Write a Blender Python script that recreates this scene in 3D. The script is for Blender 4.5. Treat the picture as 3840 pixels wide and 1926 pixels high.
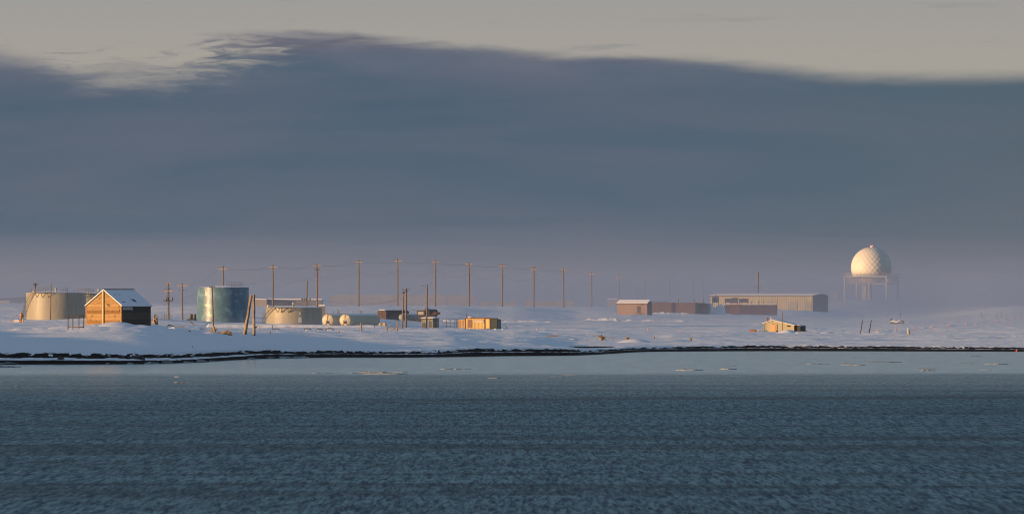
import bpy, bmesh, math, random
import numpy as np
from mathutils import Vector, Matrix, noise as mnoise

R = math.radians
random.seed(7)
sc = bpy.context.scene
for o in list(bpy.data.objects):
    bpy.data.objects.remove(o)
col = sc.collection

# ------------------------------------------------------------------ camera
F = 40000.0          # focal length in photo pixels (3840 wide)
CAMH = 6.0
HOR = 1150.0         # horizon row in the photo
cd = bpy.data.cameras.new('camera')
cd.sensor_width = 36
cd.lens = 36 * F / 3840
cd.shift_y = (HOR - 963) / 3840
cd.clip_start = 1
cd.clip_end = 90000
cd.dof.use_dof = True
cd.dof.focus_distance = 1450
cd.dof.aperture_fstop = 6.3
cam = bpy.data.objects.new('camera', cd)
cam.location = (0, 0, CAMH)
cam.rotation_euler = (R(90), 0, 0)
col.objects.link(cam)
sc.camera = cam

SUN_EL, SUN_AZ = 4.2, 67.0     # azimuth: degrees left of the line from the scene back to the camera
sd = Vector((-math.sin(R(SUN_AZ)) * math.cos(R(SUN_EL)), -math.cos(R(SUN_AZ)) * math.cos(R(SUN_EL)), math.sin(R(SUN_EL))))
sl = bpy.data.lights.new('sun', 'SUN')
sl.energy = 5.0
sl.angle = R(0.5)
sl.color = (1.0, 0.60, 0.28)
so = bpy.data.objects.new('sun', sl)
so.rotation_euler = sd.to_track_quat('Z', 'Y').to_euler()
col.objects.link(so)

vs = sc.view_settings
vs.view_transform = 'Standard'
vs.look = 'None'
vs.gamma = 1
vs.exposure = 0.45
sc.cycles.volume_bounces = 1
sc.cycles.max_bounces = 6
sc.cycles.use_denoising = True
sc.cycles.filter_width = 1.0

# ------------------------------------------------------------------ node helper
class NT:
    def __init__(s, tree):
        s.t = tree
        tree.nodes.clear()
    def n(s, typ, ins=None, **props):
        nd = s.t.nodes.new(typ)
        for k, v in props.items():
            setattr(nd, k, v)
        for k, v in (ins or {}).items():
            sock = nd.inputs[k]
            if isinstance(v, bpy.types.NodeSocket):
                s.t.links.new(v, sock)
            else:
                sock.default_value = v
        return nd
    def math(s, op, a, b=None, c=None, clamp=False):
        d = {0: a}
        if b is not None: d[1] = b
        if c is not None: d[2] = c
        nd = s.n('ShaderNodeMath', d, operation=op)
        nd.use_clamp = clamp
        return nd.outputs[0]
    def mix(s, f, a, b, mode='MIX'):
        nd = s.t.nodes.new('ShaderNodeMix')
        nd.data_type = 'RGBA'
        nd.blend_type = mode
        for sock, v in ((nd.inputs[0], f), (nd.inputs[6], a), (nd.inputs[7], b)):
            if isinstance(v, bpy.types.NodeSocket):
                s.t.links.new(v, sock)
            elif sock.type == 'RGBA':
                sock.default_value = tuple(v)[:3] + (1,)
            else:
                sock.default_value = v
        return nd.outputs[2]
    def mapr(s, v, a, b, c=0.0, d=1.0, smooth=False):
        nd = s.n('ShaderNodeMapRange', {0: v, 1: a, 2: b, 3: c, 4: d})
        if smooth: nd.interpolation_type = 'SMOOTHSTEP'
        return nd.outputs[0]
    def ramp(s, v, stops):
        nd = s.n('ShaderNodeValToRGB', {0: v})
        e = nd.color_ramp.elements
        while len(e) > 1: e.remove(e[0])
        e[0].position = stops[0][0]; e[0].color = tuple(stops[0][1]) + (1,)
        for p, c in stops[1:]:
            x = e.new(p); x.color = tuple(c) + (1,)
        return nd.outputs[0]
    def noise(s, vec, scale, detail=3, rough=.55, dist=0.0, col=False):
        nd = s.n('ShaderNodeTexNoise', {'Scale': scale, 'Detail': detail, 'Roughness': rough, 'Distortion': dist})
        s.t.links.new(vec, nd.inputs['Vector'])
        return nd.outputs['Color' if col else 'Fac']
    def comb(s, x, y, z):
        return s.n('ShaderNodeCombineXYZ', {0: x, 1: y, 2: z}).outputs[0]
    def sep(s, v):
        return s.n('ShaderNodeSeparateXYZ', {0: v}).outputs

# ------------------------------------------------------------------ sky
w = bpy.data.worlds.new('World')
sc.world = w
w.use_nodes = True
T = NT(w.node_tree)
tc = T.n('ShaderNodeTexCoord')
x, y, z = T.sep(tc.outputs['Generated'])
hl = T.math('SQRT', T.math('ADD', T.math('MULTIPLY', x, x), T.math('MULTIPLY', y, y)))
hl = T.math('MAXIMUM', hl, 0.02)
U = T.math('DIVIDE', x, hl)          # tangent of the azimuth
V = T.math('DIVIDE', z, hl)          # tangent of the elevation
sky = T.n('ShaderNodeTexSky')
sky.sky_type = 'NISHITA'
sky.sun_disc = False
sky.sun_elevation = R(SUN_EL)
sky.sun_rotation = math.atan2(sd.x, sd.y)
sky.altitude = 0
sky.air_density = 1.0
sky.dust_density = 0.6
sky.ozone_density = 1.6
# thin high cloud glowing pale above the bank, thinning into the clear sky higher up
veil = T.ramp(T.mapr(V, 0.0, 1.0), [(0.0, (.40, .375, .345)), (.022, (.42, .395, .35)), (.029, (.36, .355, .36)), (.05, (.25, .30, .35)),
                                    (.10, (.17, .25, .33)), (.3, (.125, .21, .32)), (1.0, (.175, .25, .37))])
skyc = T.mix(0.88, T.mix(1.0, sky.outputs[0], (.10, .10, .10, 1), 'MULTIPLY'), veil)
# the cloud bank: its upper edge as a function of azimuth
fc = T.n('ShaderNodeFloatCurve', {1: T.mapr(U, -0.048, 0.048)})
pts = [(0, 180), (160, 207), (350, 258), (470, 244), (640, 262), (800, 244), (1000, 214), (1250, 190), (1500, 178), (1800, 185), (2000, 207),
       (2300, 222), (2600, 222), (2800, 238), (3000, 262), (3200, 282), (3500, 285), (3840, 280)]
cu = fc.mapping.curves[0]
cpts = [(p / 3840, (HOR - q) / 1150) for p, q in pts]
cu.points[0].location = cpts[0]; cu.points[1].location = cpts[-1]
for p in cpts[1:-1]:
    cu.points.new(*p)
fc.mapping.update()
edge = T.math('MULTIPLY', fc.outputs[0], 1150 / F)
P1 = T.comb(T.math('MULTIPLY', U, 60), T.math('MULTIPLY', V, 520), 0)
P2 = T.comb(T.math('MULTIPLY', U, 150), T.math('MULTIPLY', V, 900), 3)
P3 = T.comb(T.math('MULTIPLY', U, 22), T.math('MULTIPLY', V, 160), 7)
n1 = T.math('SUBTRACT', T.noise(P1, 1.0, 6, .6, .6), .5)
n2 = T.math('SUBTRACT', T.noise(P2, 1.0, 6, .62, 1.0), .5)
n3 = T.noise(P3, 1.0, 5, .6, .4)
# edge roughness is larger at the torn left part of the bank
tear = T.mapr(T.math('ABSOLUTE', T.math('SUBTRACT', U, -0.0335)), .004, .017, 1.0, 0.22, True)
dv = T.math('SUBTRACT', edge, V)
dv = T.math('ADD', dv, T.math('MULTIPLY', T.math('MULTIPLY', T.math('ADD', n1, T.math('MULTIPLY', n2, .8)), tear), .0040))
m = T.mapr(dv, -.0008, T.mapr(U, -.030, -.014, .0026, .0012, True), 0, 1, True)
# torn upper layer drifting over the bank: mauve, ragged and thin at its left end
fc2 = T.n('ShaderNodeFloatCurve', {1: T.mapr(U, -0.048, 0.048)})
p2 = [(0, 160), (420, 172), (560, 168), (700, 146), (900, 130), (1250, 130), (1450, 142), (1650, 168), (1900, 195), (2500, 215), (3840, 300)]
cu = fc2.mapping.curves[0]
c2 = [(p / 3840, (HOR - q) / 1150) for p, q in p2]
cu.points[0].location = c2[0]; cu.points[1].location = c2[-1]
for p in c2[1:-1]: cu.points.new(*p)
fc2.mapping.update()
d2 = T.math('SUBTRACT', T.math('MULTIPLY', fc2.outputs[0], 1150 / F), V)
d2 = T.math('ADD', d2, T.math('MULTIPLY', T.math('ADD', n1, T.math('MULTIPLY', n2, .8)), .0016))
ns = T.noise(T.comb(T.math('MULTIPLY', U, 210), T.math('MULTIPLY', V, 1250), 33), 1.0, 6, .62, .9)
dens2 = T.mapr(U, -.037, -.015, -.17, .26, True)
m2 = T.math('MULTIPLY', T.mapr(d2, -.0005, .0010, 0, 1, True), T.mapr(T.math('ADD', ns, dens2), .36, .68, 0, 1, True))
m2 = T.math('MULTIPLY', m2, T.mapr(U, .012, .022, 1, 0, True))
# small grey wisps above the bank
wz = T.math('MULTIPLY', T.mapr(T.noise(T.comb(T.math('MULTIPLY', U, 80), T.math('MULTIPLY', V, 1000), 21.3), 1.0, 4, .55, .5), .60, .74, 0, .30, True),
            T.mapr(V, .0185, .030, 1, .4))
m = T.math('MAXIMUM', m, wz)
inner = T.mapr(n3, .3, .7, 0, 1, True)
depth = T.mapr(dv, 0, .0035, 1, 0, True)
cl = T.mix(inner, (.054, .105, .156), (.092, .121, .170))
cl = T.mix(T.math('MULTIPLY', depth, T.mapr(n3, .35, .65, .0, .65, True)), cl, (.155, .165, .215))
side = T.mapr(U, 0.005, 0.05, 0, .55, True)
cl = T.mix(side, cl, (.088, .125, .152))
low = T.mapr(V, .0085, .001, 0, .9, True)
cl = T.mix(low, cl, (.135, .140, .178))
up2 = T.mix(T.mapr(ns, .4, .65), (.110, .118, .160), (.150, .155, .200))
up2 = T.mix(T.mapr(d2, .0012, .0035, 0, .8, True), up2, cl)
skyf = T.mix(m2, skyc, up2)
skyf = T.mix(m, skyf, cl)
# only the half of the sky that faces the camera carries the bank
front = T.mapr(y, -.3, .3, 0, 1, True)
skyf = T.mix(front, skyc, skyf)
bg = T.n('ShaderNodeBackground', {0: skyf, 1: 0.73})
wo = T.n('ShaderNodeOutputWorld', {0: bg.outputs[0]})

# ------------------------------------------------------------------ materials
def new_mat(name):
    m = bpy.data.materials.new(name)
    m.use_nodes = True
    return m, NT(m.node_tree)

def finish(T, **kw):
    names = {'color': 'Base Color', 'rough': 'Roughness', 'metal': 'Metallic', 'normal': 'Normal', 'spec': 'Specular IOR Level'}
    b = T.n('ShaderNodeBsdfPrincipled', {names[k]: v for k, v in kw.items()})
    T.n('ShaderNodeOutputMaterial', {0: b.outputs[0]})
    return b

def rgba(c): return (c[0], c[1], c[2], 1)

# ------------------------------------------------------------------ ground
def vnoise(X, Y, seed):
    """smooth lattice noise, -1..1"""
    xi = np.floor(X).astype(np.int64); yi = np.floor(Y).astype(np.int64)
    fx = X - xi; fy = Y - yi
    fx = fx * fx * (3 - 2 * fx); fy = fy * fy * (3 - 2 * fy)
    def h(a, b):
        n = (a * 374761393 + b * 668265263 + seed * 974711) & 0x7fffffff
        n = ((n ^ (n >> 13)) * 1274126177) & 0x7fffffff
        n = n ^ (n >> 16)
        return (n & 0xffff) / 32767.5 - 1
    return (h(xi, yi) * (1 - fx) + h(xi + 1, yi) * fx) * (1 - fy) + (h(xi, yi + 1) * (1 - fx) + h(xi + 1, yi + 1) * fx) * fy

def fbm(X, Y, seed, o=4, g=.5):
    r = 0; a = 1; s = 0
    for i in range(o):
        r = r + a * vnoise(X * 2 ** i + 13.7 * i, Y * 2 ** i + 7.1 * i, seed + i); s += a; a *= g
    return r / s

def sstep(a, b, v):
    t = np.clip((v - a) / (b - a), 0, 1)
    return t * t * (3 - 2 * t)

# waterline distance by photo column
CO = np.array([(-9000, 960), (-4000, 960), (-1500, 985), (-700, 1030), (-200, 1090), (0, 1116), (330, 1118), (530, 1122), (720, 1150), (850, 1200), (1000, 1245), (1280, 1272),
               (1450, 1264), (1650, 1276), (1900, 1311), (2080, 1318), (2190, 1322), (2290, 1370), (2390, 1425), (2450, 1438), (2800, 1452), (3200, 1448), (3840, 1437), (6000, 1440), (14000, 1500)], float)
BK = np.array([(-9000, 2.2), (-1500, 1.6), (0, 1.13), (400, 1.08), (720, 1.02), (900, .98), (1300, .93), (1900, .80), (2200, .72), (2280, .60), (2400, .62), (2850, .74), (3200, .60), (3840, .48), (14000, .6)], float)
COLS = {
    -9000: [(0, 8.0), (2500, 8.0), (20000, 9.0)],
    -1500: [(950, 2.2), (1010, 5.9), (1100, 6.45), (1300, 6.45), (1450, 5.0), (1600, 3.6), (2200, 3.2), (4000, 8.0), (20000, 9.5)],  # unseen headland out of frame, shaped to shade the front snow slope
    -300: ['y', (1135, 1322), (1220, 1264), (1300, 1234), (1360, 1225), (1450, 1229), (2000, 1226), (2225, 1215), (2262, 1200), (2450, 1190), (3000, 1152), (4000, 1140), (8000, 1134), (20000, 1140)],
    0: ['y', (1135, 1322), (1220, 1264), (1300, 1234), (1360, 1225), (1450, 1229), (2000, 1226), (2225, 1215), (2262, 1200), (2450, 1190), (3000, 1152), (4000, 1140), (8000, 1134), (20000, 1140)],
    450: ['y', (1135, 1318), (1200, 1275), (1280, 1230), (1340, 1223), (1450, 1228), (2000, 1226), (2225, 1216), (2262, 1201), (2450, 1192), (3000, 1154), (4000, 1145), (20000, 1142)],
    930: ['y', (1220, 1314), (1270, 1280), (1320, 1255), (1420, 1242), (1520, 1242), (2000, 1236), (2225, 1232), (2262, 1214), (2400, 1200), (2620, 1174), (2850, 1152), (4000, 1146), (20000, 1143)],
    1350: ['y', (1280, 1309), (1340, 1280), (1420, 1258), (1520, 1246), (1650, 1246), (2000, 1240), (2260, 1226), (2310, 1214), (2400, 1201), (2600, 1176), (2850, 1150), (4000, 1147), (20000, 1144)],
    1640: ['y', (1285, 1308), (1340, 1285), (1420, 1266), (1560, 1244), (1700, 1240), (2000, 1240), (2260, 1236), (2330, 1226), (2460, 1206), (2650, 1180), (2900, 1151), (4000, 1148), (20000, 1144)],
    1900: ['y', (1320, 1306), (1390, 1288), (1500, 1264), (1620, 1248), (1800, 1244), (2050, 1242), (2300, 1236), (2500, 1209), (2700, 1185), (3000, 1153), (4000, 1149), (20000, 1145)],
    2200: ['y', (1335, 1306), (1380, 1308), (1424, 1309), (1434, 1298), (1500, 1282), (1600, 1262), (1750, 1247), (2000, 1243), (2300, 1234), (2700, 1199), (2860, 1183), (3050, 1166), (3300, 1154), (4400, 1151), (20000, 1145)],
    2500: ['y', (1440, 1298), (1500, 1283), (1600, 1268), (1750, 1254), (2000, 1246), (2300, 1232), (2700, 1204), (2900, 1184), (3300, 1162), (4400, 1152), (20000, 1145)],
    2950: ['y', (1460, 1295), (1530, 1281), (1700, 1264), (2000, 1247), (2300, 1230), (2700, 1206), (3000, 1188), (3350, 1163), (4300, 1157), (4700, 1153), (20000, 1145)],
    3260: ['y', (1455, 1300), (1530, 1286), (1700, 1270), (2000, 1250), (2400, 1226), (2800, 1204), (3200, 1186), (3900, 1170), (4400, 1150), (4650, 1124), (4780, 1124), (5000, 1136), (20000, 1145)],
    3450: ['y', (1450, 1301), (1530, 1288), (1700, 1272), (2000, 1250), (2400, 1224), (2800, 1202), (3200, 1186), (3900, 1172), (4700, 1150), (20000, 1145)],
    3840: ['y', (1445, 1302), (1530, 1290), (1700, 1274), (2000, 1252), (2400, 1222), (2800, 1196), (3050, 1176), (3150, 1156), (3250, 1152), (4700, 1146), (20000, 1145)],
    6000: ['y', (1445, 1302), (2000, 1250), (3000, 1170), (20000, 1145)],
}
CX = np.array(sorted(COLS), float)
def col_z(k, Y):
    L = COLS[int(k)]
    if L[0] == 'y':
        L = L[1:]
        zs = [CAMH - (q - HOR) * yy / F for yy, q in L]
    else:
        zs = [q for yy, q in L]
    return np.interp(Y, [p[0] for p in L], zs)

def base_z(X, Y):
    X = np.asarray(X, float); Y = np.asarray(Y, float)
    px = 1920 + F * X / np.maximum(Y, 1)
    out = np.zeros_like(px)
    px_c = np.clip(px, CX[0], CX[-1] - 1e-6)
    idx = np.searchsorted(CX, px_c, side='right') - 1
    for i in range(len(CX) - 1):
        mk = idx == i
        if not mk.any(): continue
        t = (px_c[mk] - CX[i]) / (CX[i + 1] - CX[i]); t = t * t * (3 - 2 * t)
        out[mk] = col_z(CX[i], Y[mk]) * (1 - t) + col_z(CX[i + 1], Y[mk]) * t
    return out

# points where the snow must meet the foot of something: (photo x, photo y, distance)
ANCH = []
def W(px, py, Y):
    return Vector(((px - 1920) * Y / F, Y, CAMH - (py - HOR) * Y / F))

def px0(X, Y): return 1920 + F * X / np.maximum(Y, 1)
def drift(X, Y, d):
    """snow relief: wind drifts and sastrugi"""
    wx = X + 3 * vnoise(X / 25, Y / 25, 91)
    wy = Y + 4 * vnoise(X / 20, Y / 20, 92)
    a = sstep(8, 60, d)
    q = .22 * fbm(wx / 34, wy / 20, 11, 3) + .13 * fbm(wx / 9, wy / 7, 12, 3) + .085 * fbm(X / 3.4, Y / 5.0, 13, 2, .5)
    rid = 1 - np.abs(fbm(wx / 42, wy / 22, 14, 3))
    q = q + .26 * (rid ** 5 - .2)
    # crusted lumps and wind scoops in scattered patches
    pt = sstep(.05, .45, fbm(X / 30, Y / 30, 17, 3))
    q = q + .15 * pt * np.abs(fbm(X / 2.6, Y / 6.0, 18, 2, .5))
    q = q * (1 - .75 * sstep(2110, 2200, px0(X, Y)) * (1 - sstep(2450, 2540, px0(X, Y))) * (1 - sstep(200, 400, d)))
    calm = 1 - .55 * sstep(0, 1, (CO_d_mask(X, Y)))
    # plough ridges and ruts that cross the plain at the right
    px = 1920 + F * X / np.maximum(Y, 1)
    for pp, yy_ in (((2880, 3060, 3200, 3290, 3420), (2420, 2260, 2010, 1950, 1935)), ((3290, 3450, 3620, 3840, 4100), (2080, 2230, 2460, 2800, 3300))):
        c_ = np.interp(px, pp, yy_); on = sstep(pp[0], pp[0] + 60, px) * (1 - sstep(pp[-1] - 60, pp[-1], px))
        for off, am in ((0, .16), (14, .10)):
            q = q + am * on * np.exp(-((Y - c_ - off) / 2.6) ** 2) * (1 + .7 * fbm(X / 2.5, Y / 5, 19, 2))
    q = q + .9 * fbm(X / 22, Y / 9, 20, 3) * sstep(-68, -90, X)  # uneven crest on the unseen headland, to streak its shadow
    return q * a * calm + .05 * fbm(X / 6, Y / 5, 15, 3) * sstep(4, 10, d)

def CO_d_mask(X, Y):
    # the smooth shaded beach slope at the left
    px = 1920 + F * X / np.maximum(Y, 1)
    return np.clip((1200 - px) / 500, 0, 1) * np.clip((1290 - Y) / 40, 0, 1)

_cp = np.arange(-9000, 14000, 10.0)
_cv = np.interp(_cp, CO[:, 0], CO[:, 1])
_k = np.exp(-.5 * (np.arange(-15, 16) / 5.0) ** 2); _k /= _k.sum()
_cv[15:-15] = np.convolve(_cv, _k, 'valid')
def coast(px):
    return np.interp(px, _cp, _cv)

def ground_z(X, Y, full=False):
    X = np.asarray(X, float); Y = np.asarray(Y, float)
    px = 1920 + F * X / np.maximum(Y, 1)
    yc = coast(px) + .9 * fbm(X / 4, X * 0 + 3.3, 41, 4) + 1.5 * vnoise(X / 19, X * 0, 42)
    d = Y - yc
    hb = np.interp(px, BK[:, 0], BK[:, 1])
    wob = 1 + .22 * fbm(X / 2.3, X * 0 + 9, 43, 4)
    mid = sstep(850, 1050, px)
    prof = np.interp(d, [-3, -.3, 0, .35, .8, 1.6, 3.4, 4.0, 4.5, 5.5, 9, 13], [-2.2, -.6, -.06, .26, .35, .38, .56, .60, .64, .95, 1.10, 1.16])
    prof = np.where((prof > 0.05) & (prof < .99), prof + .03 * fbm(X / .9, d / .7, 44, 3) * wob, prof)
    zb = prof * hb * (1 + .22 * fbm(X / 17, X * 0 + 2, 51, 3) + .10 * fbm(X / 5, X * 0 + 5, 45, 3) + .22 * fbm(X / .7, d / 1.2, 49, 5, .7) * sstep(.2, .6, prof))
    z = base_z(X, Y)
    bl = sstep(9, 42, d)
    zz = zb * (1 - bl) + z * bl
    zz = zz + drift(X, Y, d)
    for ax, ay, az, rx, ry in ANCH_D:
        wgt = np.exp(-((X - ax) / rx) ** 2 - ((Y - ay) / ry) ** 2)
        zz = zz + az * wgt
    zz = np.where(d < -3, -2.2, zz)
    if full:
        e = fbm(X / .55, d / .16 + 3, 46, 4, .65)
        e2 = fbm(X / 5, d * 0 + 8, 47, 4, .6) * 2.2
        g1 = sstep(-.5, -.2, d) * (1 - sstep(.9 + 1.9 * mid, 1.1 + 2.0 * mid, d + .35 * e + .4 * e2))
        g2 = sstep(3.2, 3.6, d + .35 * e + .35 * e2) * (1 - sstep(5.2, 5.9, d + 2.2 * fbm(X / .35, d / .7, 52, 4, .7) + .5 * e2))
        g = np.where(d < 0, 1, np.maximum(g1, g2))
        g = np.where((d > .4) & (d < 4.2), np.maximum(g, sstep(.48, .66, fbm(X / 1.6, d / .5, 48, 4, .6))), g)
        return zz, g
    return zz

def gz(X, Y):
    return float(ground_z(np.array([X]), np.array([Y]))[0])

ANCH_D = []
def anchors(lst):
    new = []
    for ax, ayp, Y, rx, ry in lst:
        P = W(ax, ayp, Y)
        new.append((P.x, P.y, P.z, rx, ry))
    for it in range(4):                      # relax so that neighbouring anchors agree
        for i, (X, Y, z, rx, ry) in enumerate(new):
            dz = z - gz(X, Y)
            if it == 0: ANCH_D.append([X, Y, dz, rx, ry])
            else: ANCH_D[i][2] += dz
anchors([(385, 1217, 1300, 3.2, 22), (456, 1222, 1298, 2.5, 15), (540, 1222, 1302, 3.0, 18), (283, 1233, 1275, 2.0, 14),
         (582, 1217, 1330, 1.6, 16), (800, 1246, 1286, 1.6, 10), (858, 1257, 1280, 2.0, 10), (918, 1253, 1288, 1.4, 10), (952, 1256, 1290, 1.4, 10),
         (635, 1231, 1300, 2.2, 14), (2930, 1246, 2000, 6, 30), (1800, 1237, 2180, 7, 40), (1617, 1230, 2300, 4, 30),
         (2259, 1276, 1530, 1.8, 14), (2360, 1272, 1535, 1.8, 14), (2589, 1278, 1540, 1.6, 14), (2380, 1182, 2860, 9, 60), (210, 1202, 2300, 9, 40), (836, 1212, 2300, 9, 40),
         (1102, 1217, 2300, 9, 40), (1262, 1219, 2290, 6, 30)])

# fan shaped grid: rows follow the shore, closest together where the picture sees most
dl = list(np.arange(-4, 0, .5)) + list(np.arange(0, 9, .10)) + list(np.arange(9, 40, .8)) + list(np.arange(40, 1000, 1.15)) + list(np.arange(1000, 1700, 3.0)) + list(np.arange(1700, 3600, 12)) + list(np.geomspace(3600, 17500, 25))
dl = np.array(dl)
us = list(-np.geomspace(.075, .9, 90)[::-1]) + list(np.linspace(-.074, .058, 860)) + list(np.geomspace(.059, .9, 60))
us = np.array(us)
UU, DD = np.meshgrid(us, dl)
sb = sstep(60, 520, DD)
YY = coast(1920 + F * UU) * (1 - sb) + 1300 * sb + DD
XX = UU * YY
ZZ, GG = ground_z(XX, YY, True)
nr, nc = XX.shape
me = bpy.data.meshes.new('snow_ground')
verts = np.stack([XX.ravel(), YY.ravel(), ZZ.ravel()], 1).astype(np.float32)
ii = (np.arange(nr - 1)[:, None] * nc + np.arange(nc - 1)[None, :]).ravel()
quads = np.stack([ii, ii + 1, ii + nc + 1, ii + nc], 1).astype(np.int32)
me.vertices.add(len(verts)); me.vertices.foreach_set('co', verts.ravel())
me.loops.add(quads.size); me.loops.foreach_set('vertex_index', quads.ravel())
me.polygons.add(len(quads)); me.polygons.foreach_set('loop_start', np.arange(0, quads.size, 4, dtype=np.int32))
me.update(calc_edges=True)
me.polygons.foreach_set('use_smooth', np.ones(len(quads), bool))
at = me.attributes.new('gravel', 'FLOAT', 'POINT')
at.data.foreach_set('value', GG.ravel().astype(np.float32))
snow, T = new_mat('snow')
tc = T.n('ShaderNodeTexCoord').outputs['Object']
g = T.n('ShaderNodeAttribute', attribute_name='gravel').outputs['Fac']
gn = T.noise(tc, 3.0, 5, .7)
gm = T.mapr(T.math('ADD', g, T.math('MULTIPLY', T.math('SUBTRACT', gn, .5), .5)), .45, .6, 0, 1)
sn = T.mix(T.noise(tc, .25, 4), (.80, .81, .83), (.87, .87, .88))
gr = T.mix(T.noise(tc, 2.0, 4, .7), (.002, .003, .005), (.014, .014, .015))
bump = T.n('ShaderNodeBump', {'Strength': .6, 'Distance': .2, 'Height': T.noise(tc, 1.5, 4, .6)})
finish(T, color=T.mix(gm, sn, gr), rough=.8, spec=T.mapr(gm, 0, 1, .25, .03), normal=bump.outputs[0])
me.materials.append(snow)
go = bpy.data.objects.new('snow_ground', me)
go['kind'] = 'structure'
col.objects.link(go)

# ------------------------------------------------------------------ water
def grid_obj(name, X0, X1, Y0, Y1, z, mat):
    m = bpy.data.meshes.new(name)
    m.from_pydata([(X0, Y0, z), (X1, Y0, z), (X1, Y1, z), (X0, Y1, z)], [], [(0, 1, 2, 3)])
    m.materials.append(mat)
    o = bpy.data.objects.new(name, m); col.objects.link(o)
    return o
wm, T = new_mat('water')
tc = T.n('ShaderNodeTexCoord').outputs['Object']
px, py, pz = T.sep(tc)
rip = T.comb(T.math('MULTIPLY', px, 7.0), T.math('MULTIPLY', py, .20), 0)
rn = T.noise(rip, 1.0, 3, .6, .8)
rip2 = T.comb(T.math('MULTIPLY', px, 2.6), T.math('MULTIPLY', py, .09), 4)
rn2 = T.noise(rip2, 1.0, 2, .5, .5)
band = T.noise(T.comb(T.math('MULTIPLY', px, .012), T.math('MULTIPLY', py, .045), 9), 1.0, 3, .55)
streak = T.noise(T.comb(T.math('MULTIPLY', px, .03), T.math('MULTIPLY', py, .25), 2), 1.0, 4, .65)
# open water ruffled by wind, a calm belt under the shore
yy = T.math('ADD', py, T.math('MULTIPLY', T.math('SUBTRACT', T.noise(T.comb(T.math('MULTIPLY', px, .02), T.math('MULTIPLY', py, .05), 1), 1.0, 3), .5), 60))
calm = T.mapr(T.math('ADD', yy, T.math('MULTIPLY', px, -.25)), 890, 985, 0, 1, True)
s = T.math('ADD', T.math('MULTIPLY', T.math('SUBTRACT', rn, .5), 3.6), T.math('MULTIPLY', T.math('SUBTRACT', rn2, .5), 1.6))
s = T.math('ADD', s, .5, clamp=True)
ripple_tone = T.mix(s, (.0, .025, .045), (.145, .275, .32))  # bright and dark ripple reflections painted into the base colour
dk = T.mapr(T.math('ADD', T.math('MULTIPLY', band, .6), T.math('MULTIPLY', streak, .4)), .34, .62, .72, 1.1, True)
ln = T.noise(T.comb(T.math('MULTIPLY', px, .005), T.math('MULTIPLY', py, .013), 6), 1.0, 3, .5)
ln = T.mapr(T.math('ABSOLUTE', T.math('SUBTRACT', ln, .5)), .0, .03, .6, 1.0, True)
ln = T.math('MAXIMUM', ln, T.mapr(py, 650, 900, 0, 1))
dk = T.math('MULTIPLY', dk, ln)
ripple_tone = T.mix(1.0, ripple_tone, T.comb(dk, dk, dk), 'MULTIPLY')
bump = T.n('ShaderNodeBump', {'Strength': .5, 'Distance': .06, 'Height': T.noise(T.comb(T.math('MULTIPLY', px, 1.6), T.math('MULTIPLY', py, .12), 0), 1.0, 3, .6)})
b1 = T.n('ShaderNodeBsdfPrincipled', {'Base Color': ripple_tone, 'Roughness': .6, 'Specular IOR Level': .10})
calmc = T.mix(T.mapr(T.noise(T.comb(T.math('MULTIPLY', px, .55), T.math('MULTIPLY', py, .045), 12), 1.0, 4, .65), .38, .62), (.10, .20, .22), (.34, .46, .46))  # pale ripple reflections painted into the calm belt's colour
b2 = T.n('ShaderNodeBsdfPrincipled', {'Base Color': calmc, 'Roughness': .15, 'IOR': 1.33, 'Normal': bump.outputs[0]})
calm = T.math('MAXIMUM', calm, T.mapr(T.math('ADD', yy, T.math('MULTIPLY', px, -.25)), 640, 930, 0, .42, True))
ms = T.n('ShaderNodeMixShader', {0: calm, 1: b1.outputs[0], 2: b2.outputs[0]})
T.n('ShaderNodeOutputMaterial', {0: ms.outputs[0]})
wo_ = grid_obj('water', -17000, 17000, -400, 3000, 0, wm)
wo_['kind'] = 'structure'

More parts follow.
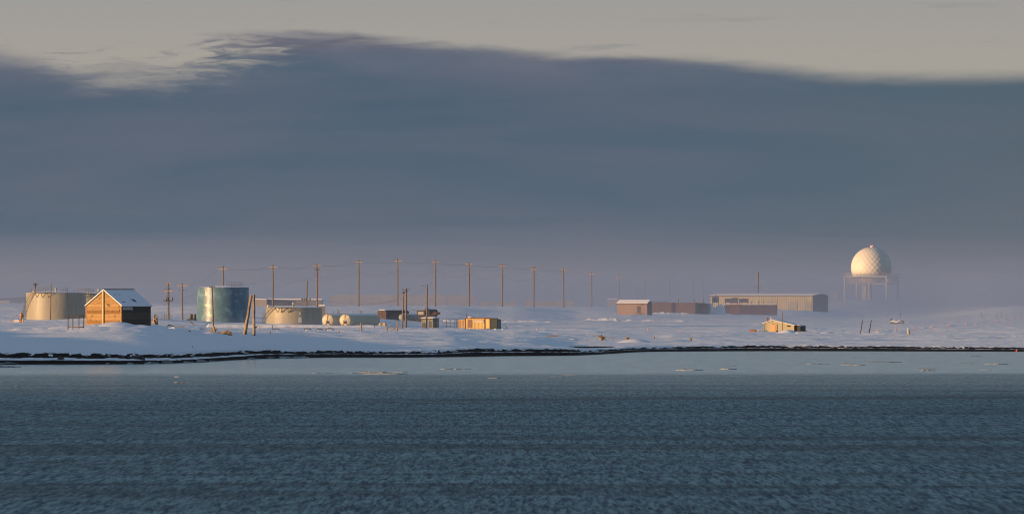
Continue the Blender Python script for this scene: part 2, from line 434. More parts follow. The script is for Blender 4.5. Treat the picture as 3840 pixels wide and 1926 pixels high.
# ------------------------------------------------------------------ air
def vol_mat(name, colr, dens, anis=0.0):
    m, T = new_mat(name)
    v = T.n('ShaderNodeVolumePrincipled', {'Color': rgba(colr), 'Density': dens, 'Anisotropy': anis})
    T.n('ShaderNodeOutputMaterial', {1: v.outputs[0]})
    return m
def add_haze():
    v = [(a, b, c) for a in (-17500, 17500) for b in (-500, 20000) for c in (-3.3, 80)]
    m = bpy.data.meshes.new('haze')
    m.from_pydata(v, [], [(0, 1, 3, 2), (4, 6, 7, 5), (0, 4, 5, 1), (2, 3, 7, 6), (0, 2, 6, 4), (1, 5, 7, 3)])
    m.materials.append(vol_mat('haze_air', (.86, .90, .97), .00002, .5))
    o = bpy.data.objects.new('haze', m); o['kind'] = 'stuff'; col.objects.link(o)
    # low bank of ice fog drifting over the plain behind the tanks, and a taller thin one far beyond the radar tower
    def bank(name, Y, topf, dens, hx, cx=0, ew=400):
        X = np.linspace(cx - hx, cx + hx, 90)
        XX, YY = np.meshgrid(X, Y)
        top = topf(XX, YY)
        edge = sstep(0, ew, hx - np.abs(XX - cx)) * sstep(Y[-1], Y[-1] - 1500, YY)
        top = -3.0 + (top + 3.0) * edge
        top[0, :] = -3.0; top[-1, :] = -3.0; top[:, 0] = -3; top[:, -1] = -3
        n, k = XX.shape
        vt = np.stack([XX.ravel(), YY.ravel(), top.ravel()], 1)
        vb = np.stack([XX.ravel(), YY.ravel(), np.full(n * k, -3.15)], 1)
        f = []
        for a in range(n - 1):
            for b in range(k - 1):
                i = a * k + b
                f.append((i, i + 1, i + k + 1, i + k)); j = i + n * k
                f.append((j, j + k, j + k + 1, j + 1))
        N = n * k
        for b in range(k - 1):
            f.append((b + 1, b, b + N, b + 1 + N)); i = (n - 1) * k + b
            f.append((i, i + 1, i + 1 + N, i + N))
        for a in range(n - 1):
            i = a * k
            f.append((i, i + k, i + k + N, i + N)); i = a * k + k - 1
            f.append((i + k, i, i + N, i + k + N))
        m = bpy.data.meshes.new(name)
        m.from_pydata([tuple(map(float, q)) for q in np.concatenate([vt, vb])], [], f)
        m.polygons.foreach_set('use_smooth', np.ones(len(f), bool))
        m.materials.append(vol_mat('fog_air', (.50, .57, .71), dens, .5))
        o = bpy.data.objects.new(name, m); o['kind'] = 'stuff'; col.objects.link(o)
    bank('fog_bank', np.concatenate([np.linspace(2050, 5200, 70), np.linspace(5350, 16000, 20)]),
         lambda X, Y: 3 + 10 * sstep(2050, 3100, Y) + 2.6 * fbm(X / 110, Y / 500, 77, 4) * sstep(2100, 2800, Y) + 6.5 * sstep(-60, 60, X) * sstep(2900, 3700, Y), .00078, 2200)
    bank('fog_bank', np.concatenate([np.linspace(4950, 8000, 50), np.linspace(8200, 17000, 16)]),
         lambda X, Y: 10 + 32 * sstep(4900, 5450, Y) + 24 * fbm(X / 220, Y / 900, 78, 4) * sstep(5000, 6500, Y), .000105, 3000)
    bank('fog_bank', np.concatenate([np.linspace(2450, 4600, 50), np.linspace(4650, 6500, 8)]),
         lambda X, Y: 2 + 8.5 * sstep(2450, 3300, Y) + 3 * fbm(X / 50, Y / 400, 79, 3) * sstep(2500, 3000, Y), .00050, 330, 400, 70)
add_haze()

# ------------------------------------------------------------------ mesh helpers
class MB:
    def __init__(s):
        s.v = []; s.f = []; s.sm = []
    def add(s, vs, fs, smooth=False):
        b = len(s.v)
        s.v += [tuple(map(float, q)) for q in vs]
        for f in fs:
            s.f.append(tuple(b + i for i in f)); s.sm.append(smooth)
    def box(s, c, sz, rz=0, M=None):
        hx, hy, hz = sz[0] / 2, sz[1] / 2, sz[2] / 2
        m = Matrix.Translation(Vector(c)) @ (M if M is not None else Matrix.Rotation(rz, 4, 'Z'))
        vs = [m @ Vector((a * hx, b * hy, cc * hz)) for a in (-1, 1) for b in (-1, 1) for cc in (-1, 1)]
        s.add(vs, [(0, 1, 3, 2), (4, 6, 7, 5), (0, 4, 5, 1), (2, 3, 7, 6), (0, 2, 6, 4), (1, 5, 7, 3)])
        return s
    def beam(s, a, b, w, h=None):
        """rectangular bar from a to b"""
        a = Vector(a); b = Vector(b); d = b - a
        M = d.to_track_quat('Y', 'Z').to_matrix().to_4x4()
        return s.box((a + b) / 2, (w, d.length, h or w), M=M)
    def tube(s, a, b, r0, r1=None, n=10, caps=True):
        return s.path([a, b], [r0, r0 if r1 is None else r1], n, caps=caps)
    def path(s, pts, rad, n=8, jit=0.0, caps=True, smooth=True):
        pts = [Vector(p) for p in pts]
        rings = []
        ref = Vector((0, 0, 1))
        for i, p in enumerate(pts):
            d = (pts[min(i + 1, len(pts) - 1)] - pts[max(i - 1, 0)]).normalized()
            ref = Vector((0, 1, 0)) if abs(d.z) > .8 else Vector((0, 0, 1))
            u = d.cross(ref)
            if u.length < 1e-3: u = d.cross(Vector((1, 0, 0)))
            u.normalize(); v = d.cross(u).normalized()
            r = rad[i] if isinstance(rad, (list, tuple)) else rad
            rings.append([p + (u * math.cos(2 * math.pi * k / n) + v * math.sin(2 * math.pi * k / n)) * r * (1 + random.uniform(-jit, jit)) for k in range(n)])
        vs = [q for rg in rings for q in rg]
        fs = []
        for i in range(len(rings) - 1):
            for k in range(n):
                a = i * n + k; b = i * n + (k + 1) % n
                fs.append((a, b, b + n, a + n))
        s.add(vs, fs, smooth)
        if caps:
            s.add(rings[0], [tuple(range(n))]); s.add(rings[-1], [tuple(range(n))[::-1]])
        return s
    def prism(s, poly, a, b):
        """poly: list of (p, q) in the plane; a, b: functions giving the two 3D faces"""
        n = len(poly)
        A = [a(p) for p in poly]; B = [b(p) for p in poly]
        s.add(A + B, [tuple(range(n)), tuple(range(n, 2 * n))[::-1]] + [(i, i + n, (i + 1) % n + n, (i + 1) % n) for i in range(n)])
        return s
    def rev(s, prof, n=48, c=(0, 0, 0), smooth=True, a0=0, a1=2 * math.pi):
        """lathe around z: prof = [(r, z)]"""
        full = abs(a1 - a0 - 2 * math.pi) < 1e-6
        m = n if full else n + 1
        vs = []
        for r, z in prof:
            for k in range(m):
                t = a0 + (a1 - a0) * k / n
                vs.append((c[0] + r * math.cos(t), c[1] + r * math.sin(t), c[2] + z))
        fs = []
        for i in range(len(prof) - 1):
            for k in range(n):
                k2 = (k + 1) % m if full else k + 1
                fs.append((i * m + k, i * m + k2, (i + 1) * m + k2, (i + 1) * m + k))
        s.add(vs, fs, smooth)
        return s
    def lump(s, c, sz, seed=0, sub=2, amp=.3, fq=1.3):
        bm = bmesh.new()
        bmesh.ops.create_icosphere(bm, subdivisions=sub, radius=1)
        vs = []
        for v in bm.verts:
            k = 1 + amp * mnoise.noise(v.co * fq + Vector((seed * 3.1, seed * 1.7, seed))) * 1.6
            vs.append((c[0] + v.co.x * sz[0] * k, c[1] + v.co.y * sz[1] * k, c[2] + v.co.z * sz[2] * k))
        s.add(vs, [[v.index for v in f.verts] for f in bm.faces], False)
        bm.free()
        return s
    def build(s, name, mat, parent=None, loc=None, up=False):
        me = bpy.data.meshes.new(name)
        me.from_pydata(s.v, [], s.f)
        me.polygons.foreach_set('use_smooth', s.sm)
        bm = bmesh.new(); bm.from_mesh(me)
        bmesh.ops.recalc_face_normals(bm, faces=bm.faces)
        if up:
            for f in bm.faces:
                if f.normal.z < 0: f.normal_flip()
        bm.to_mesh(me); bm.free()
        me.materials.append(mat)
        o = bpy.data.objects.new(name, me)
        if loc is not None: o.location = loc
        if parent: o.parent = parent
        col.objects.link(o)
        return o

USED = {}
def tag(o, label, cat, group=None):
    o['label'] = label; o['category'] = cat
    if group: o['group'] = group
    USED[label] = USED.get(label, 0) + 1
    return o
def thing(name, label, cat, loc, rz=0, group=None):
    o = bpy.data.objects.new(name, None)
    o.empty_display_size = .3
    o.location = loc; o.rotation_euler = (0, 0, rz)
    col.objects.link(o)
    return tag(o, label, cat, group)
def ground(px, Y):
    """ground height under a photo column at a distance"""
    return gz((px - 1920) * Y / F, Y)
def base(px, Y, sink=.15):
    X = (px - 1920) * Y / F
    return Vector((X, Y, gz(X, Y) - sink))
def zpx(py, Y):
    return CAMH - (py - HOR) * Y / F
MIS = []
def note(name, px, py, Y):
    MIS.append((name, px, py, round(HOR + (CAMH - ground(px, Y)) * F / Y, 1)))

# ------------------------------------------------------------------ materials of things
def simple(name, c, c2=None, scale=3.0, rough=.7, spec=.3, metal=0, bump=0, stretch=(1, 1, 1), detail=4, lo=.35, hi=.65):
    m, T = new_mat(name)
    co = T.n('ShaderNodeTexCoord').outputs['Object']
    mp = T.n('ShaderNodeMapping', {0: co, 3: stretch}).outputs[0]
    nz = T.noise(mp, scale, detail, .6)
    if c2 is None: c2 = tuple(q * .75 for q in c)
    cc = T.mix(T.mapr(nz, lo, hi), c, c2)
    kw = dict(color=cc, rough=rough, spec=spec, metal=metal)
    if bump:
        kw['normal'] = T.n('ShaderNodeBump', {'Strength': .6, 'Distance': bump, 'Height': nz}).outputs[0]
    finish(T, **kw)
    return m
M = {}
M['pole'] = simple('weathered_pole', (.235, .175, .135), (.12, .09, .07), 1.2, .85, stretch=(1, 1, 2.5))
M['arm'] = simple('crossarm_wood', (.62, .42, .28), (.48, .31, .20), 2.0, .8)
M['dark'] = simple('dark_metal', (.03, .03, .032), (.06, .05, .045), 3, .6)
M['iron'] = simple('rusty_iron', (.045, .028, .02), (.10, .045, .025), 5, .8)
M['rail'] = simple('tank_rail', (.20, .18, .15), (.14, .12, .10), 3, .6)
M['glass'] = simple('insulator_porcelain', (.12, .11, .11), (.2, .18, .17), 3, .3)
M['drift'] = simple('driftwood', (.40, .29, .18), (.19, .125, .075), 1.6, .8, bump=.03, stretch=(1, 1, .5))
M['driftdark'] = simple('wet_driftwood', (.10, .065, .04), (.035, .025, .02), 2.5, .85, bump=.03)
M['tank'] = simple('tan_tank_paint', (.34, .32, .26), (.30, .28, .23), .35, .36, .5)
m, T = new_mat('tan_tank_plates')
co = T.n('ShaderNodeTexCoord').outputs['Object']
X, Y, Z = T.sep(co)
ang = T.math('ARCTAN2', X, T.math('MULTIPLY', Y, -1))
c = T.mix(T.mapr(T.noise(T.comb(T.math('MULTIPLY', ang, 14), T.math('MULTIPLY', Z, .25), 2), 1.0, 5, .65), .35, .65), (.35, .33, .27), (.275, .255, .205))
c = T.mix(T.mapr(T.math('PINGPONG', T.math('SUBTRACT', Z, .35), .93), .0, .035, .4, 0), c, (.15, .13, .10))
c = T.mix(T.mapr(T.noise(T.comb(T.math('MULTIPLY', ang, 45), T.math('MULTIPLY', Z, .5), 5), 1.0, 3, .6), .66, .74, 0, .5), c, (.20, .12, .07))
finish(T, color=c, rough=.48, spec=.4)
M['tank'] = m
M['tankend'] = simple('cream_tank_paint', (.50, .45, .33), (.45, .40, .29), .6, .5, .5)
M['snowtop'] = simple('settled_snow', (.84, .84, .86), (.80, .80, .83), 1, .8, .2, bump=.05)
M['yellow'] = simple('yellow_container_paint', (.62, .44, .14), (.50, .33, .10), 1.1, .6, .35, stretch=(1, 1, .3))
M['greenish'] = simple('olive_container_paint', (.20, .20, .13), (.14, .14, .10), 1.2, .7)
M['grey'] = simple('grey_steel', (.16, .17, .18), (.11, .115, .12), 1.2, .6)
M['rust'] = simple('rust_red_steel', (.17, .075, .045), (.12, .055, .035), 1.5, .8)
M['redshed'] = simple('faded_red_siding', (.25, .165, .125), (.29, .205, .15), .5, .8, stretch=(1, 1, .25))
M['brown'] = simple('brown_steel', (.10, .062, .048), (.07, .048, .04), .8, .8)
M['cream'] = simple('cream_siding', (.42, .37, .24), (.37, .35, .25), .7, .7, stretch=(2, 2, .2))
M['orange'] = simple('orange_marker', (.75, .14, .05), (.6, .10, .04), 4, .6)
M['white'] = simple('white_paint', (.75, .73, .70), (.65, .62, .58), 2, .6)
M['redp'] = simple('red_paint', (.50, .06, .04), (.38, .05, .03), 3, .5)
M['yel'] = simple('yellow_post_paint', (.85, .55, .02), (.75, .45, .02), 3, .5)
M['ice'] = simple('sea_ice', (.32, .34, .35), (.22, .23, .24), 1.5, .6, .3, bump=.05)
M['icedark'] = simple('dirty_sea_ice', (.10, .10, .11), (.17, .17, .17), 2, .5, .3, bump=.05)

def planks(name, c1, c2, h, w=3.0, knots=True):
    """horizontal boards of uneven tone with knots and stains"""
    m, T = new_mat(name)
    co = T.n('ShaderNodeTexCoord').outputs['Object']
    X, Y, Z = T.sep(co)
    hx = T.math('ADD', T.math('MULTIPLY', X, 1.0), T.math('MULTIPLY', Y, 1.0))
    row = T.math('FLOOR', T.math('DIVIDE', Z, h))
    wn = T.n('ShaderNodeTexWhiteNoise', {'W': row}, noise_dimensions='1D').outputs[0]
    fr = T.math('FRACT', T.math('DIVIDE', Z, h))
    gap = T.math('ADD', T.mapr(fr, 0.0, .06, 1, 0), T.mapr(fr, .95, 1.0, 0, 1), clamp=True)
    grain = T.noise(T.comb(T.math('MULTIPLY', hx, .8), Z, T.math('MULTIPLY', row, 3.7)), 7.0, 5, .65)
    stain = T.noise(T.comb(T.math('MULTIPLY', hx, 1.2), T.math('MULTIPLY', Z, 2.2), T.math('MULTIPLY', row, 1.3)), 1.0, 4, .6)
    c = T.mix(wn, c1, c2)
    c = T.mix(T.mapr(grain, .3, .7), c, T.mix(1.0, c, (.72, .62, .50, 1), 'MULTIPLY'))
    if knots:
        c = T.mix(T.mapr(stain, .56, .70, 0, .85, True), c, (.06, .035, .02))
    c = T.mix(T.math('MULTIPLY', gap, .8), c, (.03, .02, .012))
    finish(T, color=c, rough=.8, spec=.25)
    return m
M['boards'] = planks('old_boards', (.27, .15, .05), (.50, .33, .145), .40)
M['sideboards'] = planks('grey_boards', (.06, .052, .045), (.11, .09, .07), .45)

def ribbed(name, c1, c2, pitch, amp=.5):
    m, T = new_mat(name)
    co = T.n('ShaderNodeTexCoord').outputs['Object']
    X, Y, Z = T.sep(co)
    hx = T.math('ADD', X, Y)
    s = T.math('SINE', T.math('MULTIPLY', hx, 2 * math.pi / pitch))
    c = T.mix(T.mapr(T.noise(T.comb(T.math('MULTIPLY', hx, .35), T.math('MULTIPLY', Z, .15), 0), 1.0, 4), .35, .65), c1, c2)
    b = T.n('ShaderNodeBump', {'Strength': amp * .55, 'Distance': pitch * .25, 'Height': s}).outputs[0]
    finish(T, color=c, rough=.6, spec=.35, normal=b)
    return m
M['hallwall'] = ribbed('ribbed_cream_siding', (.35, .30, .17), (.28, .25, .155), .8)

# radome skin: white panels, each a hair different
m, T = new_mat('radome_panels')
fa = T.n('ShaderNodeAttribute', attribute_name='tone').outputs['Fac']
finish(T, color=T.mix(fa, (.63, .59, .53), (.66, .62, .56)), rough=.5, spec=.3)
M['radome'] = m
m, T = new_mat('beacon_glow')
e = T.n('ShaderNodeEmission', {0: (1, .12, .10, 1), 1: 3.0})
T.n('ShaderNodeOutputMaterial', {0: e.outputs[0]})
M['beacon'] = m

# teal tank with peeling paint
m, T = new_mat('peeling_teal_paint')
co = T.n('ShaderNodeTexCoord').outputs['Object']
X, Y, Z = T.sep(co)
ang = T.math('ARCTAN2', X, T.math('MULTIPLY', Y, -1))          # 0 faces the camera, negative to the left
pn = T.noise(T.comb(T.math('MULTIPLY', ang, 6), T.math('MULTIPLY', Z, .8), 3), 1.0, 4, .55, .6)
pn2 = T.noise(T.comb(T.math('MULTIPLY', ang, 3.2), T.math('MULTIPLY', Z, .55), 8), 1.0, 3, .5, .4)
near = T.mapr(T.math('ABSOLUTE', T.math('ADD', ang, .62)), .04, .26, .13, 0.0, True)
wh = T.mapr(T.math('ADD', pn, near), .66, .70, 0, 1)
c = T.mix(T.mapr(pn2, .42, .58), (.07, .15, .205), (.095, .195, .255))
c = T.mix(T.mapr(pn2, .58, .64, 0, .6), c, (.20, .34, .44))
seam = T.math('PINGPONG', Z, .95)
c = T.mix(T.mapr(seam, .0, .03, .35, 0), c, (.03, .10, .14))
c = T.mix(wh, c, (.50, .43, .36))
finish(T, color=c, rough=.4, spec=.5)
M['teal'] = m

def obl(px, Y, th, sink=.25):
    """nearest corner of a box turned by th: location, rotation and metres per photo pixel"""
    b = base(px, Y, sink)
    return b, -R(th), Y / F

# ------------------------------------------------------------------ wooden hut
def hut():
    Y = 1298; s = Y / F; th = 38
    b, rz, s = obl(456, Y, th, .1)
    t = thing('wooden_hut', 'old unpainted plank hut with snow covered roof standing near the shore', 'hut', b, rz)
    z0 = 0; H = zpx(1147, Y) - b.z; Hr = zpx(1089, Y) - b.z
    Wd = 138 * s / math.cos(R(th)); L = 105 * s / math.sin(R(th))
    f = MB()
    poly = [(-Wd, z0), (0, z0), (0, H), (-Wd / 2, Hr), (-Wd, H)]
    f.prism(poly, lambda p: (p[0], 0, p[1]), lambda p: (p[0], .12, p[1]))
    f.build('gable_wall', M['boards'], t)
    # a few gable boards stand proud of the others
    g = MB()
    for x0, x1, z, h in ((-Wd + .1, -Wd * .52, 1.62, .36), (-Wd * .46, -.12, 1.20, .36), (-Wd * .44, -.3, 2.02, .34), (-Wd + .12, -Wd * .54, .38, .34)):
        g.box(((x0 + x1) / 2, -.022, z), (x1 - x0, .04, h))
    g.build('board', M['boards'], t)
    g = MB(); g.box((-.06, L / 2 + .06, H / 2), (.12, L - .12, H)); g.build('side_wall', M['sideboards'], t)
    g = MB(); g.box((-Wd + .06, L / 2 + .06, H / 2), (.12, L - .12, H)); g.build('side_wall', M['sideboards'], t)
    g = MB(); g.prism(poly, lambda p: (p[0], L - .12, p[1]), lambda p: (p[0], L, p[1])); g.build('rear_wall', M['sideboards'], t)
    post = simple('pale_batten', (.62, .46, .25), (.52, .37, .18), 2, .7)
    g = MB(); g.box((-Wd * .505, -.10, Hr / 2 - .02), (.20, .14, Hr - .05)); g.build('batten', post, t)
    trim = simple('corner_board', (.46, .26, .10), (.32, .18, .08), 2, .8)
    for x, hh in ((-Wd + .07, H), (-.07, H)):
        g = MB(); g.box((x, -.03, hh / 2), (.17, .05, hh)); g.build('corner_board', trim, t)
    # roof slabs with a thin layer of snow
    oh = .10
    for sg in (1, -1):
        r = MB()
        ex = (Wd / 2 + .12) * sg
        zr = Hr + .05; ze = H + .05 - .12 * (Hr - H) / (Wd / 2)
        cx = -Wd / 2
        pl = [(cx, zr), (cx + ex, ze), (cx + ex, ze + .13), (cx, zr + .13)]
        r.prism(pl, lambda p: (p[0], -oh, p[1]), lambda p: (p[0], L + oh, p[1]))
        rf = r.build('roof', M['snowtop'], t)
        e = MB(); pl = [(cx, zr - .06), (cx + ex, ze - .06), (cx + ex, ze - .003), (cx, zr - .003)]
        e.prism(pl, lambda p: (p[0], -oh - .01, p[1]), lambda p: (p[0], L + oh + .01, p[1]))
        e.build('roof_board', M['driftdark'], rf)
        if sg == 1:
            n = Vector((Hr - H, 0, Wd / 2)).normalized()
            def on(u, v):       # u down the slope, v along the ridge
                return Vector((cx + u * ex, v * L, zr + .13 + u * (ze - zr))) + n * .012
            for (u, v, a, c, k) in ((.70, .58, .10, .055, 'hole'), (.35, .16, .018, .02, 'patch'), (.34, .33, .016, .02, 'patch'), (.80, .17, .02, .05, 'patch')):
                q = MB(); pts = [on(u - a, v - c), on(u - a * .6, v + c), on(u + a, v + c * .9), on(u + a * .7, v - c * .6)]
                q.add(pts + [p - n * .05 for p in pts], [(0, 1, 2, 3), (7, 6, 5, 4), (0, 4, 5, 1), (1, 5, 6, 2), (2, 6, 7, 3), (3, 7, 4, 0)])
                q.build(k, M['dark'], rf)
    g = MB(); g.box((-Wd / 2, L / 2, Hr + .19), (.24, L + .3, .06)); g.build('ridge_cap', M['dark'], t)
    g = MB(); g.box((.015, 1.05, H - .28), (.05, 1.7, .36)); g.box((.03, 1.95, H - .33), (.05, .14, .42)); g.build('pale_board', simple('pale_board', (.50, .46, .42), (.4, .36, .33)), t)
    # rotten foot of the wall
    g = MB(); g.box((-1.2, -.05, .18), (2.3, .07, .30)); g.build('sill_board', M['driftdark'], t)
hut()

# ------------------------------------------------------------------ fuel tanks
def tank(label, cx, wpx, ytop, Y, mat, stair=None, rail=None, group='upright fuel tanks', extra=None):
    s = Y / F; r = wpx * s / 2
    b = Vector(((cx - 1920) * s, Y, 0)); b.z = min(gz(b.x + a, Y - r + 1) for a in (-r, 0, r)) - .4
    H = zpx(ytop, Y - r) - b.z
    t = thing('fuel_tank', label, 'fuel tank', b, 0, group)
    sh = MB(); sh.rev([(r, 0), (r, H)], 96)
    sh.build('shell', mat, t)
    rim = MB(); rim.rev([(r + .003, H - .12), (r + .07, H - .12), (r + .07, H), (r - .1, H + .002)], 96, smooth=False); rim.build('rim', mat, t)
    rf = MB(); rf.rev([(r - .05, H - .01), (r * .5, H + .28), (.001, H + .42)], 72); rf.build('roof', M['snowtop'], t)
    if stair:
        a0, a1 = stair          # angles, 0 = towards the camera, negative = left
        st = MB(); n = int(H / .21)
        P = lambda a, rr, z: (rr * math.sin(R(a)), -rr * math.cos(R(a)), z)
        for i in range(n):
            k = i / (n - 1); a = a0 + (a1 - a0) * k; z = .3 + (H - .3) * k
            st.box(P(a, r + .45, z), (.75, .26, .06), rz=R(a) + math.pi / 2)
        so_ = st.build('stair', M['rail'], t)
        rl = MB()
        pts = [P(a0 + (a1 - a0) * k, r + .85, .3 + (H - .3) * k) for k in np.linspace(0, 1, 14)]
        rl.path([(p[0], p[1], p[2] + .95) for p in pts], .03, 5)
        rl.path([(p[0], p[1], p[2] + .05) for p in pts], .06, 5)
        for p in pts: rl.tube((p[0], p[1], p[2]), (p[0], p[1], p[2] + .95), .025, n=5)
        rl.build('handrail', M['rail'], so_)
        pf = MB()
        a = a1 + 6
        for da in (0, 5, 10, 15, 20, 25):
            pf.box(P(a + da, r + .45, H + .02), (1.25 * r / 6, .9, .07), rz=R(a + da))
        for da in (2, 14, 26):
            pf.beam(P(a + da, r + .05, H - 1.0), P(a + da, r + .85, H - .03), .08)
        po = pf.build('platform', M['iron'], t)
        rr = MB()
        for da in np.linspace(0, 27, 7):
            rr.tube(P(a + da, r + .85, H), P(a + da, r + .85, H + 1.05), .03, n=5)
        for hh in (.55, 1.05):
            rr.path([P(a + da, r + .85, H + hh) for da in np.linspace(0, 27, 8)], .03, 5)
        rr.build('railing', M['rail'], po)
    if rail:
        rr = MB(); P = lambda a: (r * .97 * math.sin(R(a)), -r * .97 * math.cos(R(a)))
        A = np.linspace(rail[0], rail[1], rail[2])
        for a in A: rr.tube((*P(a), H), (*P(a), H + 1.1), .035, n=5)
        for hh in (.55, 1.1): rr.path([(*P(a), H + hh) for a in A], .03, 5)
        rr.build('railing', M['rail'], t)
    for (px, hgt, rad, cap) in (extra or []):
        v = MB(); x = (px - cx) * s
        v.rev([(rad, H - .1), (rad, H + hgt), (.001, H + hgt + .02)], 14, c=(x, -math.sqrt(max(r * r * .6 - x * x, 0)), 0))
        if cap: v.rev([(rad * 2.0, H + hgt - .15), (rad * 2.0, H + hgt + .22), (.001, H + hgt + .35)], 14, c=(x, -math.sqrt(max(r * r * .6 - x * x, 0)), 0))
        v.build('vent', M['tankend'], t)
    return t, r, H
tank('wide tan tank with curved stair standing behind the bare pole left of the hut', 210, 224, 1097, 2290, M['tank'], stair=(-92, -44), rail=(12, 26, 4), extra=[(127, .55, .2, False), (213, .75, .13, True)])
tank('tan tank mostly hidden behind the plank hut', 330, 190, 1100, 2440, M['tank'], rail=(-4, 16, 4), stair=(-70, -25), extra=[(360, .4, .1, False), (372, .75, .13, True)])
tank('tall teal tank with peeling white patches beside the leaning driftwood poles', 836, 194, 1077, 2322, M['teal'], rail=(10, 55, 9))
tk, r3, H3 = tank('low tan tank with curved stair left of the two horizontal tanks', 1102, 210, 1153, 2290, M['tank'], stair=(-97, -42), extra=[(1006, .65, .28, False), (1102, .8, .14, True)])
dec = MB(); P = lambda a, z: (r3 * 1.004 * math.sin(R(a)), -r3 * 1.004 * math.cos(R(a)), z)
for a, z, w_, h_ in ((13.5, 1.5, 3.6, .28), (13.5, 1.85, 3.6, .2), (12, 2.15, 1.6, .2), (15, 2.2, 1.4, .25), (12.5, 3.1, 1.2, .22), (14, 3.2, .9, .3)):
    pts = [P(a - w_, z - h_), P(a + w_, z - h_), P(a + w_, z + h_), P(a - w_, z + h_)]
    dec = MB(); dec.add(pts, [(0, 1, 2, 3)]); dec.build('number_plate', M['white'], tk)
for a in (-8, -26):
    br = MB(); br.beam((r3 * math.sin(R(a)), -r3 * math.cos(R(a)) - .02, H3 - 1.0), ((r3 + .8) * math.sin(R(a + 6)), -(r3 + .8) * math.cos(R(a + 6)), H3), .09); br.build('bracket', M['iron'], tk)

def htank(name, label, cat, px, py, Y, rpx, L, th, shell, end, group=None, dished=.25, braces=True, saddle=True):
    """horizontal tank: end disc centre at the photo point, body running back to the right"""
    s = Y / F; r = rpx * s; c = W(px, py, Y)
    b = Vector((c.x, c.y, gz(c.x, c.y) - .1)); h = c.z - b.z
    t = thing(name, label, cat, b, -R(th), group)
    def lathe(prof, n=40):
        m = MB(); m.rev(prof, n)
        m.v = [(v[0], v[2], v[1] + h) for v in m.v]
        return m
    lathe([(r, .02), (r, L * .33), (r * 1.006, L * .333), (r * 1.006, L * .34), (r, L * .343), (r, L * .66), (r * 1.006, L * .663), (r * 1.006, L * .67), (r, L * .673), (r, L)]).build('shell', shell, t)
    lathe([(r, .02), (r * .985, -.03), (r * .8, -.03 - dished * .45), (r * .45, -.03 - dished * .9), (.001, -.03 - dished)]).build('end_cap', end, t)
    lathe([(r, L), (r * .8, L + dished * 1.5), (r * .45, L + dished * 2.6), (.001, L + dished * 3)]).build('end_cap', shell, t)
    # snow settled on top
    m = MB(); vs = []; A = np.linspace(-38, 38, 9); Ls = np.linspace(.05, L - .05, 16)
    for l in Ls:
        for a in A:
            q = r + .012 + .07 * (1 - (a / 38) ** 2) * (1 + .5 * math.sin(l * 1.3 + a))
            vs.append((q * math.sin(R(a)), l, h + q * math.cos(R(a))))
    n = len(A); m.add(vs, [(i * n + k, i * n + k + 1, (i + 1) * n + k + 1, (i + 1) * n + k) for i in range(15) for k in range(n - 1)], True)
    m.build('snow_cap', M['snowtop'], t)
    if saddle:
        for l in (L * .12, L * .5, L * .88):
            m = MB(); m.box((0, l, (h - r * .6) / 2), (r * 1.5, .35, max(h - r * .6, .2))); m.build('saddle', M['grey'], t)
    if braces:
        m = MB(); y = -.03 - dished
        m.beam((0, y, h + r), (0, y - .03, h - r * .15), .05)
        m.beam((-.02, y - .12, h - r * .35), (-r * .75, y + .05, h - r * 1.0), .07); m.beam((.02, y - .12, h - r * .35), (r * .75, y + .05, h - r * 1.0), .07)
        m.beam((-r * .22, y - .05, h - r * .05), (-r * .22, y - .08, h - r * .4), .05); m.beam((r * .22, y - .05, h - r * .05), (r * .22, y - .08, h - r * .4), .05)
        m.beam((-r * .22, y - .05, h - r * .05), (r * .22, y - .05, h - r * .05), .05)
        m.build('frame', M['iron'], t)
        m = MB(); m.rev([(.001, -.12), (.16, -.12), (.2, 0), (.2, .18), (.001, .2)], 12); m.v = [(v[0], v[2] * 1.0 + y - .1, v[1] + h - r * .32) for v in m.v]
        m.build('valve', M['dark'], t)
        m = MB(); m.add([(-r * .62, y + .13, h + r * .42), (-r * .40, y + .08, h + r * .50), (-r * .42, y + .08, h + r * .30)], [(0, 1, 2)]); m.build('warning_sticker', M['white'], t)
        for dx in (.22, .42, .60):
            m = MB(); m.box((r * dx, y + .1 - .02, h + r * .53), (r * .13, .02, r * .1)); m.build('number_plate', M['white'], t)
        for l, hh in ((L * .25, .5), (L * .45, 1.0), (L * .5, .6), (L * .55, .6)):
            m = MB(); m.tube((.1, l, h + r), (.1, l, h + r + hh), .06, n=6); m.tube((.1, l, h + r + hh - .1), (.1, l, h + r + hh + .05), .1, n=6); m.build('vent_pipe', M['grey'], t)
    return t
sidegrey = simple('grey_green_tank_side', (.30, .31, .27), (.25, .27, .26), .5, .5)
htank('horizontal_tank', 'horizontal cream tank next to the low tan tank, partly hidden by its neighbour', 'fuel tank', 1230, 1200, 2236, 23.5, 12, 20, M['tankend'], M['tankend'], 'horizontal fuel tanks')
htank('horizontal_tank', 'horizontal cream tank with round end at the right of the pair', 'fuel tank', 1295, 1200, 2222, 23.5, 17, 20, M['tankend'], M['tankend'], 'horizontal fuel tanks')
htank('storage_tank', 'small pale grey tank lying in front of the long dark tank', 'fuel tank', 1506, 1189, 2420, 12, 12, 24, sidegrey, sidegrey, dished=.35, braces=False)
htank('storage_tank', 'stubby dark brown round tank behind the street lamp pole', 'fuel tank', 1600, 1173, 2440, 16.5, 4.0, 25, M['brown'], M['brown'], dished=.35, braces=False)

